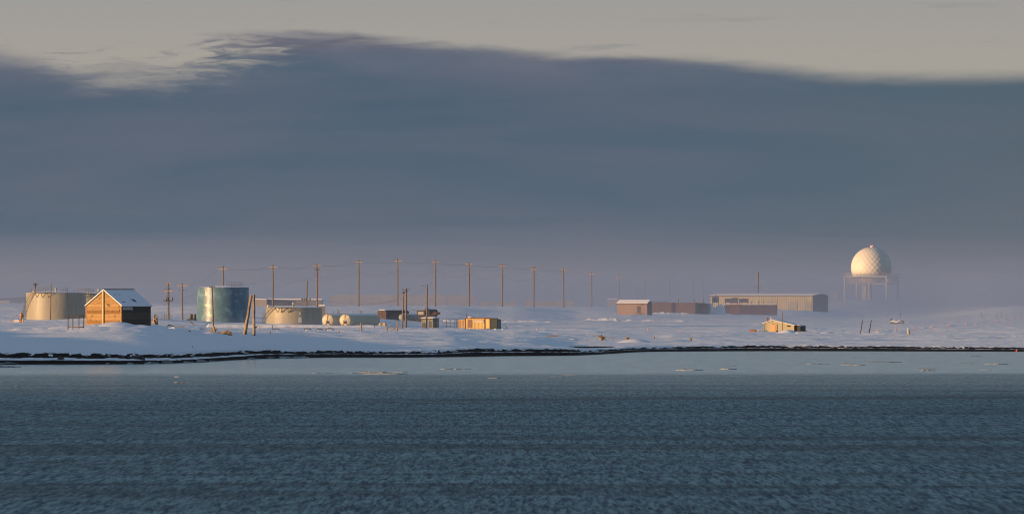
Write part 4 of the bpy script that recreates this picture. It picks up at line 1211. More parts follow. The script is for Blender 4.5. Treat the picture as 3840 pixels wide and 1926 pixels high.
for i in range(11): m.box((sx - .93 + i * .185, -.13, sz_ - .21), (.11, .01, .07))
m.build('small_print', M['iron'], sg)
container('yellow container turned end on with a shaded olive side', 1838, 2171, 38, 19 * .0543 / math.cos(R(38)), 2.4, 1193, M['yellow'], 'yellow containers', trim=M['rust'])
container('grey container at the right end of the yellow ones', 1864, 2182, 40, 1.0, 1.1, 1197, M['grey'], trim=M['grey'])
container('dull yellow container behind the pipe fence', 1748, 2210, 20, 29 * .0553 / math.cos(R(20)), 2.4, 1199, simple('dull_yellow', (.50, .33, .14), (.40, .25, .11), 1.2), 'yellow containers')
t = thing('snow_heap', 'clump of snow and gear on the roof of the lettered yellow container', 'snow heap', W(1764, 1192, 2182), 0)
m = MB(); m.lump((0, .6, .05), (.55, .5, .32), 3); m.build('heap', M['snowtop'], t); m = MB(); m.lump((.55, .7, .0), (.35, .4, .2), 5); m.build('tarp', M['grey'], t)
t = thing('mast', 'thin dark mast behind the lettered yellow container', 'mast', base(1750, 2215), 0)
m = MB(); m.tube((0, 0, 0), (0, 0, zpx(1175, 2215) - t.location.z), .07, .05, n=6); m.build('shaft', M['iron'], t)
# snow block at the container's foot
for lab, px, py, Y, sz in [('square snow block at the foot of the grey container', 1858, 1234, 2164, (.32, .3, .22)), ('small snow lump right of the grey container', 1885, 1233, 2164, (.25, .3, .12))]:
    o = MB(); o.lump((0, 0, .05), sz, px, 2, .2); q = o.build('snow_lump', M['snowtop'], None, base(px, Y, 0)); tag(q, lab, 'snow lump')
# pipe fence
t = thing('pipe_fence', 'rack of thin dark pipes between the grey shed and the yellow containers', 'fence', base(1661, 2285, .2), R(2))
s = 2285 / F
zt = zpx(1194, 2285) - t.location.z
for i, px in enumerate((1661, 1675, 1688, 1704, 1711, 1718)):
    m = MB(); m.tube(((px - 1661) * s, (i % 2) * 1.5, 0), ((px - 1661) * s, (i % 2) * 1.5, zt if i in (1, 3, 5) else zt - .5), .05, n=6); m.build('post', M['iron'], t)
for z in (zt - .1, zt * .62, zt * .3):
    m = MB(); m.beam((0, 0, z), (57 * s, 0, z), .05); m.beam((57 * s, 0, z), (57 * s, 1.5, z), .05); m.build('rail', M['iron'], t)
# grey green shed
t, b, rz, H, Hr, s = gable('service_shed', 'olive grey shed with flat snowy roof beside the street lamp pole', 'shed', 1623, 2290, 28, 43 * .05725 / math.cos(R(28)), 31 * .05725 / math.sin(R(28)) * .75, 1194, 1191, M['greenish'], M['greenish'], oh=.12)
for x, z, w_, h_, mt in ((-1.3, .9, .9, 1.7, 'grey'), (-2.3, .7, .7, 1.0, 'dark'), (-.55, .8, .35, 1.4, 'dark')):
    m = MB(); m.box((x, -.03, z + .25), (w_, .06, h_)); m.build('door' if h_ > 1.2 else 'vent', M[mt], t)
m = MB(); m.box((-1.6, -.05, H - .55), (.35, .05, .3)); m.build('notice', M['white'], t)
m = MB(); m.box((.03, 1.2, 1.3), (.06, .9, 1.9)); m.build('door', M['dark'], t)
# loader like machine behind the shed
t = thing('tracked_machine', 'dark machine with a pale cab window behind the olive grey shed', 'machine', base(1575, 2420, .1), -R(15)); s = 2420 / F
m = MB(); m.box((.9, 1.2, .95), (2.6, 2.2, 1.1)); m.box((2.6, 1.2, 1.2), (1.6, 2.0, 1.2)); m.build('body', M['dark'], t)
m = MB(); m.box((.1, 1.2, 2.2), (1.9, 1.9, 1.4)); cb = m.build('cab', M['dark'], t)
m = MB(); m.box((.1, .24, 2.3), (1.35, .04, .7)); m.build('window', simple('cab_window', (.42, .40, .36), (.36, .34, .32), 1, .3), cb)
m = MB(); m.box((-.3, 1.2, 2.98), (3.4, 2.0, .12)); m.build('canopy', M['grey'], cb)
for y in (.3, 2.1):
    m = MB(); m.prism([(-.9, .1), (2.9, .1), (3.2, .5), (2.9, .85), (-.9, .85), (-1.3, .5)], lambda p: (p[0], y - .2, p[1]), lambda p: (p[0], y + .2, p[1])); m.build('track', M['dark'], t)
m = MB(); m.path([(2.5, 1.0, 1.9), (3.3, .8, 2.6), (4.0, .6, 2.3), (4.6, .6, 2.5)], .12, 6); m.lump((3.7, .8, 2.2), (.9, .5, .3), 8); m.build('boom', M['iron'], t)

# ------------------------------------------------------------------ small cream house on the right
def house():
    Y = 2000; th = 20; b, rz, s = obl(2978, Y, th, .1)
    t = thing('small_house', 'small cream house with an orange door and low sloping roof', 'house', b, rz)
    c = math.cos(R(th)); Wd = 113 * s / c; L = 4.2
    z = lambda y: zpx(y, Y) - b.z
    xp = (2900 - 2978) * s / c
    poly = [(-Wd, 0), (0, 0), (0, z(1220)), (xp, z(1201.5)), (-Wd, z(1212))]
    m = MB(); m.prism(poly, lambda p: (p[0], 0, p[1]), lambda p: (p[0], .12, p[1])); m.build('wall', M['cream'], t)
    m = MB(); m.prism(poly, lambda p: (p[0], L - .12, p[1]), lambda p: (p[0], L, p[1])); m.build('wall', M['cream'], t)
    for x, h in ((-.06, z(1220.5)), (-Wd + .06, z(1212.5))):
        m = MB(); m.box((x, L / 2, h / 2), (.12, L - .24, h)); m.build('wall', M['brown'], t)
    m = MB(); m.prism([(-Wd - .3, z(1213.5)), (xp, z(1201)), (xp, z(1198.5)), (-Wd - .3, z(1211))], lambda p: (p[0], -.15, p[1]), lambda p: (p[0], L + .1, p[1])); m.build('roof', M['snowtop'], t)
    m = MB(); m.prism([(xp, z(1201)), (.12, z(1220)), (.12, z(1217.5)), (xp, z(1198.5))], lambda p: (p[0], -.15, p[1]), lambda p: (p[0], L + .1, p[1])); m.build('roof', M['snowtop'], t)
    m = MB(); m.prism([(-Wd - .3, z(1213.7)), (xp, z(1201.2)), (xp, z(1199.6)), (-Wd - .3, z(1212.1))], lambda p: (p[0], -.20, p[1]), lambda p: (p[0], -.152, p[1]))
    m.prism([(xp + .002, z(1201.2)), (.12, z(1220.2)), (.12, z(1218.6)), (xp + .002, z(1199.6))], lambda p: (p[0], -.20, p[1]), lambda p: (p[0], -.152, p[1])); m.build('eave_trim', simple('cream_trim', (.70, .58, .36), (.62, .52, .33)), t)
    X = lambda px: (px - 2978) * s / c
    m = MB(); m.box((X(2900.5), -.03, z(1229.5)), (18 * s / c, .06, 25 * s)); m.build('door', simple('orange_door', (.85, .36, .16), (.78, .34, .17), 1), t)
    for px, y0, y1, w_ in ((2909.8, 1217, 1242, .06), (2916, 1214, 1244, .05), (2873, 1213, 1243, .05), (2866.5, 1214, 1243, .06)):
        m = MB(); m.box((X(px), -.025, (z(y0) + z(y1)) / 2), (w_, .05, z(y0) - z(y1))); m.build('batten', M['driftdark'], t)
    m = MB(); m.box((X(2957), -.12, z(1221.5)), (.42, .22, .28)); m.build('wall_lamp', M['iron'], t)
    m = MB(); m.box((X(2900), -.1, z(1213)), (.16, .14, .1)); m.build('wall_lamp', M['iron'], t)
    m = MB(); m.tube((X(2876), .6, z(1212)), (X(2876), .6, z(1190)), .11, n=10); m.tube((X(2876), .6, z(1190.5)), (X(2876), .6, z(1189)), .15, n=10); m.build('chimney', M['rust'], t)
    m = MB(); m.prism([(X(2885), z(1207)), (X(2890.5), z(1205)), (X(2888.5), z(1188)), (X(2885), z(1190))], lambda p: (p[0], .7, p[1]), lambda p: (p[0], .85, p[1])); m.build('vent_board', M['arm'], t)
    # lean-to against the shaded side
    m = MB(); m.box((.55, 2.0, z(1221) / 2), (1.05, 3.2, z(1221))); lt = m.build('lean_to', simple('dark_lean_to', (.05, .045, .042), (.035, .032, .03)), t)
    m = MB(); m.prism([(.005, z(1215.5)), (1.2, z(1220)), (1.2, z(1221)), (.005, z(1217))], lambda p: (p[0], .3, p[1]), lambda p: (p[0], 3.7, p[1])); m.build('roof', M['snowtop'], lt)
house()
t = thing('flag_pole', 'slim pole standing in front of the small cream house', 'pole', base(2935, 1985, .2), 0)
m = MB(); m.tube((0, 0, 0), (-.03, 0, zpx(1168, 1985) - t.location.z), .075, .055, n=8); m.build('shaft', M['pole'], t)
# barrel, crate, racks and sleds around it
Y = 1985; s = Y / F
t = thing('oil_drum', 'rusty oil drum lying on its side left of the small house', 'drum', base(2823, Y, 0) + Vector((0, 0, .27)), -R(12))
m = MB(); m.rev([(.001, -.5), (.30, -.5), (.31, -.48), (.30, -.46), (.30, -.16), (.315, -.15), (.30, -.14), (.30, .14), (.315, .15), (.30, .16), (.30, .48), (.31, .5), (.001, .5)], 20, smooth=False); m.v = [(v[2], v[0], v[1]) for v in m.v]; m.build('body', simple('rust_drum', (.50, .16, .07), (.32, .10, .05), 3), t)
m = MB(); m.rev([(.001, .501), (.26, .505), (.001, .52)], 20); m.v = [(v[2], v[0], v[1]) for v in m.v]; m.build('lid', M['dark'], t)
t = thing('crate', 'pale wooden crate beside the rusty oil drum', 'crate', base(2843, Y, .05), -R(10))
m = MB()
for z in (.08, .24, .40): m.box((0, -.26, z), (.75, .03, .14)); m.box((0, .26, z), (.75, .03, .14)); m.box((.36, 0, z), (.03, .49, .14)); m.box((-.36, 0, z), (.03, .49, .14))
m.build('slats', simple('crate_board', (.50, .42, .26), (.40, .33, .20)), t); m = MB(); m.box((0, 0, .49), (.78, .56, .03)); m.build('lid', M['cream'], t)
def rack(label, px, Y, w_, h_, seed, name='sled', cat='sled'):
    t = thing(name, label, cat, base(px, Y, .03), -R(10)); rd = random.Random(seed)
    for y in (-.3, .3):
        m = MB(); m.path([(-w_ / 2 - .15, y, .18), (-w_ / 2, y, .06), (w_ / 2, y, .04)], .035, 6); m.build('runner', M['iron'], t)
    m = MB()
    for i in range(int(w_ / .22)): m.box((-w_ / 2 + .15 + i * .22, 0, h_), (.12, .75, .035))
    m.build('deck', M['pole'], t)
    for x in (-w_ / 2 + .15, 0, w_ / 2 - .15):
        for y in (-.3, .3):
            m = MB(); m.tube((x, y, .04), (x, y, h_), .03, n=6); m.build('leg', M['iron'], t)
    return t
rack('low sled with thin legs left of the orange door', 2860, 1975, 1.5, .42, 1)
rack('empty frame sled just right of the orange door', 2913, 1975, .6, .50, 2)
rack('dark sled loaded with planks before the small house', 2934, 1978, 1.2, .52, 3)
rack('long dark sled at the right corner of the small house', 2985, 1975, 2.2, .45, 4)
rack('thin legged sled farthest right of the small house', 3013, 1980, 1.4, .40, 5)
t = thing('snowmobile', 'blue grey snowmobile parked beside the orange door', 'snowmobile', base(2869, 1972, 0), -R(20))
m = MB(); m.prism([(-.5, .12), (.55, .12), (.7, .3), (.45, .45), (.15, .62), (-.05, .42), (-.5, .40)], lambda p: (p[0], -.18, p[1]), lambda p: (p[0], .18, p[1])); m.build('body', simple('blue_grey_shell', (.12, .22, .24), (.08, .15, .17)), t)
for y in (-.3, .3):
    m = MB(); m.path([(.1, y, .03), (.7, y, .03), (.9, y, .14)], .03, 6); m.build('ski', M['dark'], t)
m = MB(); m.tube((.12, -.25, .66), (.12, .25, .66), .025, n=6); m.build('handlebar', M['dark'], t)

# ------------------------------------------------------------------ small fixtures on the left
t = thing('rack_frame', 'empty rusty box frame standing in the snow left of the hut', 'frame', base(296, 1274, .25), -R(35)); s = 1274 / F
zt = zpx(1183, 1274) - t.location.z; a_ = 42 * s / math.cos(R(35)); l_ = 17 * s / math.sin(R(35))
for x, y in ((-a_, 0), (0, 0), (0, l_), (-a_, l_)):
    m = MB(); m.beam((x, y, 0), (x, y, zt), .075); m.build('leg', M['iron'], t)
for z in (zt, .48):
    for p, q in (((-a_, 0), (0, 0)), ((0, 0), (0, l_)), ((0, l_), (-a_, l_)), ((-a_, l_), (-a_, 0))):
        m = MB(); m.beam((*p, z), (*q, z + random.uniform(-.03, .03)), .065); m.build('rail', M['iron'], t)
Y = 2190; s = Y / F
def bx(name, label, cat, px, y0, y1, wpx, mat, parts=None, d=.6):
    b = base(px, Y, .3); t = thing(name, label, cat, b, 0); zt = zpx(y0, Y) - b.z
    m = MB(); m.box((0, d / 2, zt / 2), (wpx * s, d, zt)); m.build('body', mat, t)
    return t, zt
t, zt = bx('pump_cabinet', 'white cabinet with two thin rods on top near the left edge', 'cabinet', 62, 1197, 1215, 20, M['white'], d=1.0)
for dx in (-.5, .4):
    m = MB(); m.tube((dx, .3, zt), (dx - .05, .3, zt + (.7 if dx < 0 else .35)), .04, n=6); m.build('rod', M['iron'], t)
t, zt = bx('pump_unit', 'red box with white stripe between cabinet and brown post', 'pump', 77, 1197, 1213, 8, M['redp'], d=.5)
m = MB(); m.box((0, -.01, zt - .28), (.44, .03, .12)); m.box((0, -.01, zt - .6), (.44, .03, .06)); m.build('stripe', M['white'], t)
t = thing('bollard', 'bright yellow bollard right of the red pump box', 'bollard', base(85.5, Y, .3), 0); zt = zpx(1195, Y) - t.location.z
m = MB(); m.rev([(.13, 0), (.13, zt - .1), (.09, zt - .02), (.001, zt)], 14); m.build('shaft', M['yel'], t)
m = MB(); m.rev([(.135, zt - .5), (.135, zt - .4)], 14); m.build('band', M['iron'], t)
t = thing('sign_post', 'dark post with round orange disc and side arm near the left edge', 'sign', base(81.5, Y + .8, .3), 0); zt = zpx(1172, Y) - t.location.z
m = MB(); m.box((0, 0, zt / 2), (.20, .2, zt)); m.build('post', M['rust'], t)
m = MB(); m.rev([(.001, 0), (.46, 0), (.46, .05), (.001, .06)], 24); m.v = [(v[0] + .02, v[2] + .13, v[1] + zt - .62) for v in m.v]; m.build('disc', simple('orange_disc', (.75, .36, .12), (.65, .32, .12)), t)
m = MB(); m.beam((.05, -.12, zt - .72), (-1.15, -.12, zt - .72), .07); m.build('arm', M['iron'], t)
# two grey drums on a trailer left of the teal tank
t = thing('trailer', 'low trailer with two grey vats parked left of the teal tank', 'trailer', base(718, 2330, .1), -R(8)); s = 2330 / F
z = zpx(1199, 2330) - t.location.z
m = MB(); m.box((0, 0, z), (38 * s, 1.6, .25)); m.build('bed', M['iron'], t)
for x in (-.7, .6):
    m = MB(); m.rev([(.001, 0), (.25, 0), (.25, .2), (.001, .2)], 14); m.v = [(v[0] + x, -.8 - v[2], v[1] + .3) for v in m.v]; m.build('wheel', M['dark'], t)
for k, px in enumerate((715, 729)):
    q = thing('vat', ['left grey vat on the low trailer', 'right grey vat on the low trailer'][k], 'vat', t.location + Vector(((px - 718) * s, 0, z + .13)), 0, 'grey vats on the trailer')
    m = MB(); m.rev([(.001, 0), (.42, 0), (.42, 1.1), (.39, 1.15), (.001, 1.18)], 18); m.build('body', M['grey'], q)
    m = MB(); m.rev([(.425, .5), (.44, .52), (.425, .54)], 18); m.build('hoop', M['iron'], q)
# fence around the transformer pole
t = thing('pipe_fence', 'low pipe fence with a brace around the transformer pole', 'fence', base(606, 2290, .2), 0); s = 2290 / F
for px, h in ((606, .7), (616, 1.4), (625, 1.5), (636, 1.5), (645, 1.4)):
    m = MB(); m.tube(((px - 606) * s, 0, 0), ((px - 606) * s, 0, h + .2), .05, n=6); m.build('post', M['grey'], t)
for h in (.6, 1.1, 1.6):
    m = MB(); m.beam((10 * s, 0, h), (39 * s, 0, h), .05); m.build('rail', M['grey'], t)
m = MB(); m.beam((0, 0, .5), (12 * s, 0, 1.6), .05); m.build('brace', M['grey'], t)
# cream bale and driftwood trestle right of the tanks
t = thing('bale', 'cream block lying in the snow right of the horizontal tanks', 'block', base(1434, 2270, .1), -R(15)); s = 2270 / F
m = MB(); m.box((-.1, .4, .42), (1.4, .8, .62)); m.lump((.55, .4, .4), (.35, .4, .33), 2, 2, .1); m.build('block', simple('cream_block', (.70, .54, .26), (.62, .47, .24)), t)

# low snow filled hulls on the berm
for i, (x0, x1, y0) in enumerate([(1022, 1050, 1231), (1137, 1170, 1231), (1181, 1214, 1232), (1217, 1256, 1230)]):
    Y = 1620; s = Y / F; b = W((x0 + x1) / 2, 1238, Y); b.z = ground((x0 + x1) / 2, Y) - .12; w_ = (x1 - x0) * s
    t = thing('buried_boat', ['snow filled boat hull, leftmost of the four before the tanks', 'snow filled boat hull, second of the four before the tanks', 'snow filled boat hull, third of the four before the tanks', 'snow filled boat hull, rightmost and widest of the four'][i], 'boat', b, 0, 'snow filled hulls in a line')
    h = (zpx(y0, Y) - b.z); pts = [(-w_ / 2, 0, .0), (-w_ * .36, 0, h * .8), (-w_ * .1, 0, h), (w_ * .2, 0, h * .98), (w_ * .38, 0, h * .75), (w_ / 2, 0, .0)]
    m = MB(); m.path(pts, .065, 6, .2); m.build('rim', M['driftdark'], t)
    m = MB(); m.lump((0, .5, h * .28), (w_ * .42, .5, h * .55), i, 2, .15); m.build('snow_fill', M['snowtop'], t)

# ------------------------------------------------------------------ driftwood
rd = random.Random(11)
def logshape(m, a, b, r0, r1, bend=.03, jit=.12, n=7):
    a = Vector(a); b = Vector(b); L = (b - a).length; pts = []
    for i in range(n):
        k = i / (n - 1); pts.append(a.lerp(b, k) + Vector((rd.uniform(-1, 1), rd.uniform(-1, 1), rd.uniform(-1, 1))) * bend * L * (0 if i in (0,) else 1))
    m.path(pts, [r0 + (r1 - r0) * i / (n - 1) for i in range(n)], 8, jit, smooth=False)
def log(label, x0, y0, x1, y1, Y, rpx, r1=None, mat='drift', extra=None, name='driftwood_log', cat='driftwood', anchor=True, dy=0):
    bend = .006 if name in ('driftwood_pole', 'stick') else .02
    jt = .05 if name == 'driftwood_pole' else .12
    s = Y / F; p = W(x0, y0, Y); q = W(x1, y1, Y + dy)
    g = ground((x0 + x1) / 2, Y); lowz = min(p.z, q.z)
    if anchor and lowz > g - .02: sh = g - .02 - lowz
    else: sh = 0
    if abs(sh) > .25: MIS.append((label[:30], round(sh, 2)))
    o = p.copy(); o.z += sh
    t = thing(name, label, cat, o, 0)
    m = MB(); logshape(m, (0, 0, 0), q - p, rpx * s, (rpx if r1 is None else r1) * s, bend, jt); m.build('trunk', M[mat], t)
    for (ax, ay, bx_, by_, rr) in (extra or []):
        m = MB(); A = W(ax, ay, Y) - p; B = W(bx_, by_, Y) - p; A.y += .0; logshape(m, A, B, rr * s, rr * s * .5, .03, .15, 5); m.build('branch', M[mat], t)
    return t
def root(label, px, py, Y, wpx, hpx, mat='drift', n=16, seed=1, name='root_stump'):
    """torn root plate: knotted core with tapering roots"""
    s = Y / F; r_ = random.Random(seed); b = W(px, py, Y); g = ground(px, Y)
    if b.z > g + .05 or b.z < g - .3: MIS.append((label[:30], round(g - b.z, 2))); b.z = g
    b.z -= .05
    t = thing(name, label, 'driftwood', b, r_.uniform(0, .3))
    w_, h_ = wpx * s, hpx * s
    m = MB(); m.lump((0, 0, h_ * .40), (w_ * .34, w_ * .3, h_ * .42), seed, 2, .45, 1.8); m.build('root_core', M[mat], t)
    for i in range(n):
        a = r_.uniform(-.25, math.pi + .25); L = r_.uniform(.55, 1.05); y = r_.uniform(-.4, .4) * w_
        m = MB(); e = Vector((math.cos(a) * w_ * .5 * L, y, h_ * .42 + math.sin(a) * h_ * .58 * L))
        c_ = Vector((e.x * .25, y * .3, h_ * .4)); logshape(m, c_, e, w_ * .10, w_ * .03, .07, .2, 4); m.build('root', M[mat if i % 3 else 'driftdark'], t)
    return t
log('left pole of the tall leaning driftwood pair', 918, 1254, 943, 1106, 1288, 7.0, 4.6, anchor=False, extra=[(921, 1216, 914, 1206, 2)], name='driftwood_pole')
log('right upright pole of the tall driftwood pair', 953, 1258, 952, 1103, 1290, 5.6, 4.4, anchor=False, extra=[(955, 1228, 966, 1222, 3), (948, 1158, 946, 1152, 1)], name='driftwood_pole')
log('upright root spike beside the long log before the teal tank', 806, 1243, 795, 1199, 1286, 5, 2, anchor=False, extra=[(806, 1240, 814, 1232, 3.5), (800, 1240, 792, 1228, 3), (796, 1242, 790, 1246, 3), (793, 1243, 793, 1226, 3)])
log('long pale log half sunk in snow before the teal tank', 788, 1250, 856, 1247, 1284, 2.4, 6.0, extra=[(840, 1244, 860, 1238, 3), (820, 1248, 800, 1246, 2)])
root('knotted root ball at the end of the long pale log', 862, 1258, 1281, 24, 21, seed=5, n=12)
root('tall tangled root stump just right of the plank hut', 582, 1217, 1330, 27, 42, seed=9, n=20)
log('pale plank lying left of the tangled root stump', 562, 1200, 575, 1202, 1332, 2, 1.5, anchor=False)
log('short snow capped stump left of the long pale log', 709, 1250, 712, 1239, 1290, 4.5, 4.2, anchor=False, name='stump')
log('pale post standing alone before the right horizontal tank', 1356, 1240, 1354, 1209, 1500, 3.6, 2.4, anchor=False, name='stump')
log('upright post of the driftwood trestle by the lantern post', 1490, 1240, 1491, 1201, 1505, 3.2, 2.6, anchor=False, extra=[(1466, 1240, 1490, 1222, 1.7), (1487, 1240, 1489, 1225, 1.8), (1466, 1221, 1484, 1238, 1.4)], name='driftwood_pole')
log('crooked driftwood prop left of the trestle', 1453, 1240, 1452, 1220, 1505, 2.4, 2.4, anchor=False, extra=[(1447, 1240, 1452, 1222, 1.3), (1444, 1217, 1454, 1224, 2.0)], name='driftwood_pole')
log('thin leaning stick right of the yellow containers', 1901, 1238, 1896, 1216, 2260, 1.8, 1.1, anchor=False, name='stick')
log('dark driftwood piece tipped with snow below the olive shed', 1539, 1267, 1563, 1263, 1400, 2.6, 1.2, 'driftdark', extra=[(1537, 1264, 1545, 1261, 1.5)])
log('short dark log below the lantern post', 1488, 1258, 1502, 1260, 1420, 1.5, 1.0, 'driftdark')
log('small pale stub below the trestle', 1446, 1260, 1452, 1257, 1420, 2.0, 2.0)
log('small dark chip in the snow below the lettered container', 1919, 1264, 1926, 1263, 1430, 1.8, 1.4, 'driftdark')
log('dark flat log left of the big pale log', 2010, 1261, 2028, 1262, 1540, 1.6, .8, 'driftdark')
log('big pale log lying right of the yellow containers', 2045, 1260, 2092, 1257, 1560, 1.6, 2.6, extra=[(2042, 1258, 2060, 1257, 1), (2070, 1262, 2090, 1264, .9)])
log('forked dark branch right of the big pale log', 2126, 1256, 2150, 1258, 1590, 2.2, .8, 'driftdark', extra=[(2136, 1256, 2130, 1251, .8)])
log('thin grey log half buried right of the forked branch', 2170, 1257, 2197, 1257, 1600, 1.3, 1.0)
log('pale stick left of the big root stump', 2219, 1255, 2236, 1258, 1600, 1.4, 1.2)
root('big orange lit root stump with trailing roots', 2256, 1275, 1530, 26, 24, seed=21, n=18)
log('dark trailing root beside the big root stump', 2264, 1268, 2276, 1276, 1522, 1.3, .7, 'driftdark', anchor=False)
log('long pale pole right of the big root stump', 2270, 1258, 2310, 1262, 1575, 1.1, .9)
root('pale root stump with snow in its crown', 2352, 1272, 1535, 20, 14, seed=31, n=12)
root('dark splintered root lying before the pale stump', 2366, 1281, 1525, 18, 9, 'driftdark', seed=33, n=10)
log('small upright stub right of the two root stumps', 2453, 1269, 2454, 1261, 1540, 2.8, 2.0, anchor=False, name='stump')
log('tiny dark chip left of the small upright stub', 2412, 1263, 2424, 1262, 1545, 1.2, .8, 'driftdark')
root('forked stump shaped like a chair on the snow slope', 2589, 1279, 1540, 15, 17, seed=44, n=9)
log('leaning sticks pair, left one, right of the small house', 3226, 1258, 3234, 1200, 1900, 1.9, 1.4, 'driftdark', anchor=False, name='stick')
log('leaning sticks pair, right one, right of the small house', 3257, 1260, 3268, 1199, 1900, 2.0, 1.4, 'driftdark', anchor=False, extra=[(3261, 1238, 3258, 1231, 1.3)], name='stick')
log('squat upright post right of the leaning sticks', 3410, 1265, 3409, 1238, 1850, 3.0, 3.0, anchor=False, name='stump')
log('pale log right of the leaning sticks', 3307, 1254, 3345, 1256, 1860, 1.6, 2.3, extra=[(3338, 1255, 3344, 1251, 1.4)])
log('pale log with a cut end right of the squat post', 3470, 1262, 3489, 1259, 1840, 2.2, 3.0)
log('dark nub in the snow below the leaning sticks', 3292, 1269, 3297, 1267, 1750, 1.8, 1.2, 'driftdark')
log('dark nub in the snow below the cut log', 3553, 1277, 3560, 1277, 1640, 1.5, 1.0, 'driftdark')
log('pale log in the heap near the right edge', 3740, 1264, 3754, 1261, 1780, 1.6, 2.2, extra=[(3732, 1262, 3752, 1270, 1.2)])
log('dark broken log end in the heap near the right edge', 3762, 1272, 3771, 1273, 1770, 2.6, 2.0, 'driftdark')
log('pale bent stick left of the heap near the right edge', 3688, 1271, 3705, 1269, 1790, 1.4, 2.0)
log('blackened stick end poking from the snow at far right', 3746, 1277, 3757, 1279, 1780, 2.2, 1.0)
log('dark plank on the snow right of the small house', 3088, 1244, 3105, 1244, 1990, 1.2, 1.0, 'driftdark')
log('dark nub on the snow right of the small house', 3150, 1252, 3156, 1251, 1960, 1.8, 1.2, 'driftdark')
log('small pale branch sticking up below the small house', 2943, 1273, 2944, 1267, 1700, 1.0, .6, anchor=False)
log('dark stub on the slope left of the plank hut', 152, 1254, 161, 1246, 1275, 2.2, 1.6)
log('short pale stub leaning beside the dark stub', 162, 1252, 168, 1245, 1275, 2.4, 2.0)
log('dark chip with pale end on the slope below the hut', 490, 1258, 501, 1254, 1262, 1.8, 2.6, 'driftdark')
log('flat plank chip below the right corner of the hut', 497, 1238, 508, 1238, 1285, 1.2, 1.0)
log('thin upright twig on the slope below the box frame', 292, 1254, 290, 1242, 1262, .8, .5, 'driftdark', anchor=False, name='stick')
log('black twig standing alone low on the snowy beach', 722, 1303, 720, 1294, 1190, 1.0, .7, 'driftdark', anchor=False, name='stick')
log('pale stick poking up left of the leaning pole pair', 713, 1206, 726, 1215, 1500, 2.6, 2.6, anchor=False, name='stick')
log('round pale stub right of the leaning pole pair', 1011, 1249, 1013, 1243, 1330, 3.6, 3.4, 'drift', anchor=False, name='stump')
log('dark stick flat on the slope below the low tan tank', 1078, 1260, 1090, 1258, 1330, 1.4, .8, 'driftdark')
log('leaning pale spike before the left horizontal tank', 1273, 1246, 1270, 1234, 1450, 2.0, 1.0, anchor=False, name='stick', extra=[(1258, 1245, 1272, 1243, 1.0)])
log('crooked dark driftwood before the right horizontal tank', 1297, 1241, 1307, 1238, 1450, 1.4, 1.0, 'driftdark', extra=[(1297, 1241, 1299, 1245, .8)])
log('small pale twig left of the trestle foot', 1412, 1258, 1410, 1250, 1420, 1.1, .7, anchor=False, name='stick')
for i, (x0, y0, x1, y1) in enumerate([(1852, 1241, 1866, 1243), (1308, 1241, 1352, 1238)]):
    log(['thin dark boards under the yellow containers', 'dark board half buried before the right horizontal tank'][i], x0, y0, x1, y1, 1700, 1.2, 1.0, 'driftdark', anchor=True)
log('long reddish board right of the tangled root stump', 592, 1213, 700, 1212, 1480, 3.0, 2.2, 'redshed', name='board', cat='board')
log('dark board end before the teal tank', 748, 1215, 768, 1218, 1470, 1.8, 1.6, 'driftdark', name='board', cat='board')
log('low dark plank left of the snow tent', 592, 1233, 626, 1232, 1292, 1.6, 1.2, 'driftdark', name='board', cat='board')
log('dark plank tip right of the snow tent', 655, 1228, 674, 1228, 1292, 2.2, 1.2, 'driftdark', name='board', cat='board')
t = thing('snow_tent', 'peaked mound of boards covered with snow right of the hut', 'snow mound', base(635, 1296, .1), 0); s = 1296 / F
h = 19 * s
m = MB(); m.add([(-26 * s, 0, 0), (26 * s, 0, 0), (24 * s, .9, 0), (-24 * s, .9, 0), (-8 * s, .25, h), (14 * s, .6, h * .7)], [(0, 1, 5, 4), (1, 2, 5), (2, 3, 4, 5), (3, 0, 4), (0, 3, 2, 1)]); m.build('mound', M['snowtop'], t)
m = MB(); m.beam((-6 * s, .2, h + .02), (16 * s, .6, h * .72), .08); m.build('board', M['driftdark'], t)

LM = [(20, 'left edge of the photo'), (75, 'white pump cabinet'), (150, 'wide tan tank'), (282, 'empty box frame'), (385, 'gable of the plank hut'), (510, 'dark side of the plank hut'), (582, 'tangled root stump'), (650, 'snow tent'), (684, 'single crossarm pole'),
      (760, 'left edge of the teal tank'), (830, 'teal tank'), (862, 'root ball'), (935, 'leaning driftwood poles'), (1010, 'round pale stub'), (1102, 'low tan tank'), (1170, 'right half of the low tan tank'), (1230, 'left horizontal tank'), (1295, 'right horizontal tank'), (1356, 'lone pale post'), (1434, 'cream block'),
      (1490, 'driftwood trestle'), (1540, 'snow tipped driftwood'), (1600, 'street lamp pole'), (1690, 'pipe fence'), (1780, 'lettered yellow container'), (1850, 'grey container'), (1899, 'leaning stick by the containers'), (1990, 'ninth T shaped pole'), (2070, 'big pale log'), (2135, 'forked dark branch'), (2200, 'end of the near gravel beach'),
      (2256, 'orange lit root stump'), (2355, 'snow crowned root stump'), (2454, 'small upright stub'), (2589, 'chair shaped stump'), (2680, 'left end of the long hall'), (2740, 'rust red container end'), (2825, 'oil drum'), (2900, 'orange door of the small house'), (2990, 'lean to of the small house'), (3060, 'dark gable of the hall'), (3100, 'dark plank'), (3155, 'dark nub by the small house'),
      (3200, 'left legs of the radar tower'), (3245, 'leaning sticks'), (3325, 'right legs of the radar tower'), (3365, 'snowed in vehicle'), (3410, 'squat upright post'), (3480, 'cut log'), (3557, 'fifth stake of the rising line'), (3622, 'sixth stake of the rising line'), (3659, 'seventh stake of the rising line'), (3745, 'wood heap near the right edge'), (3813, 'orange float')]
def near(px): return min(LM, key=lambda q: abs(q[0] - px))[1]
SEEN = {}
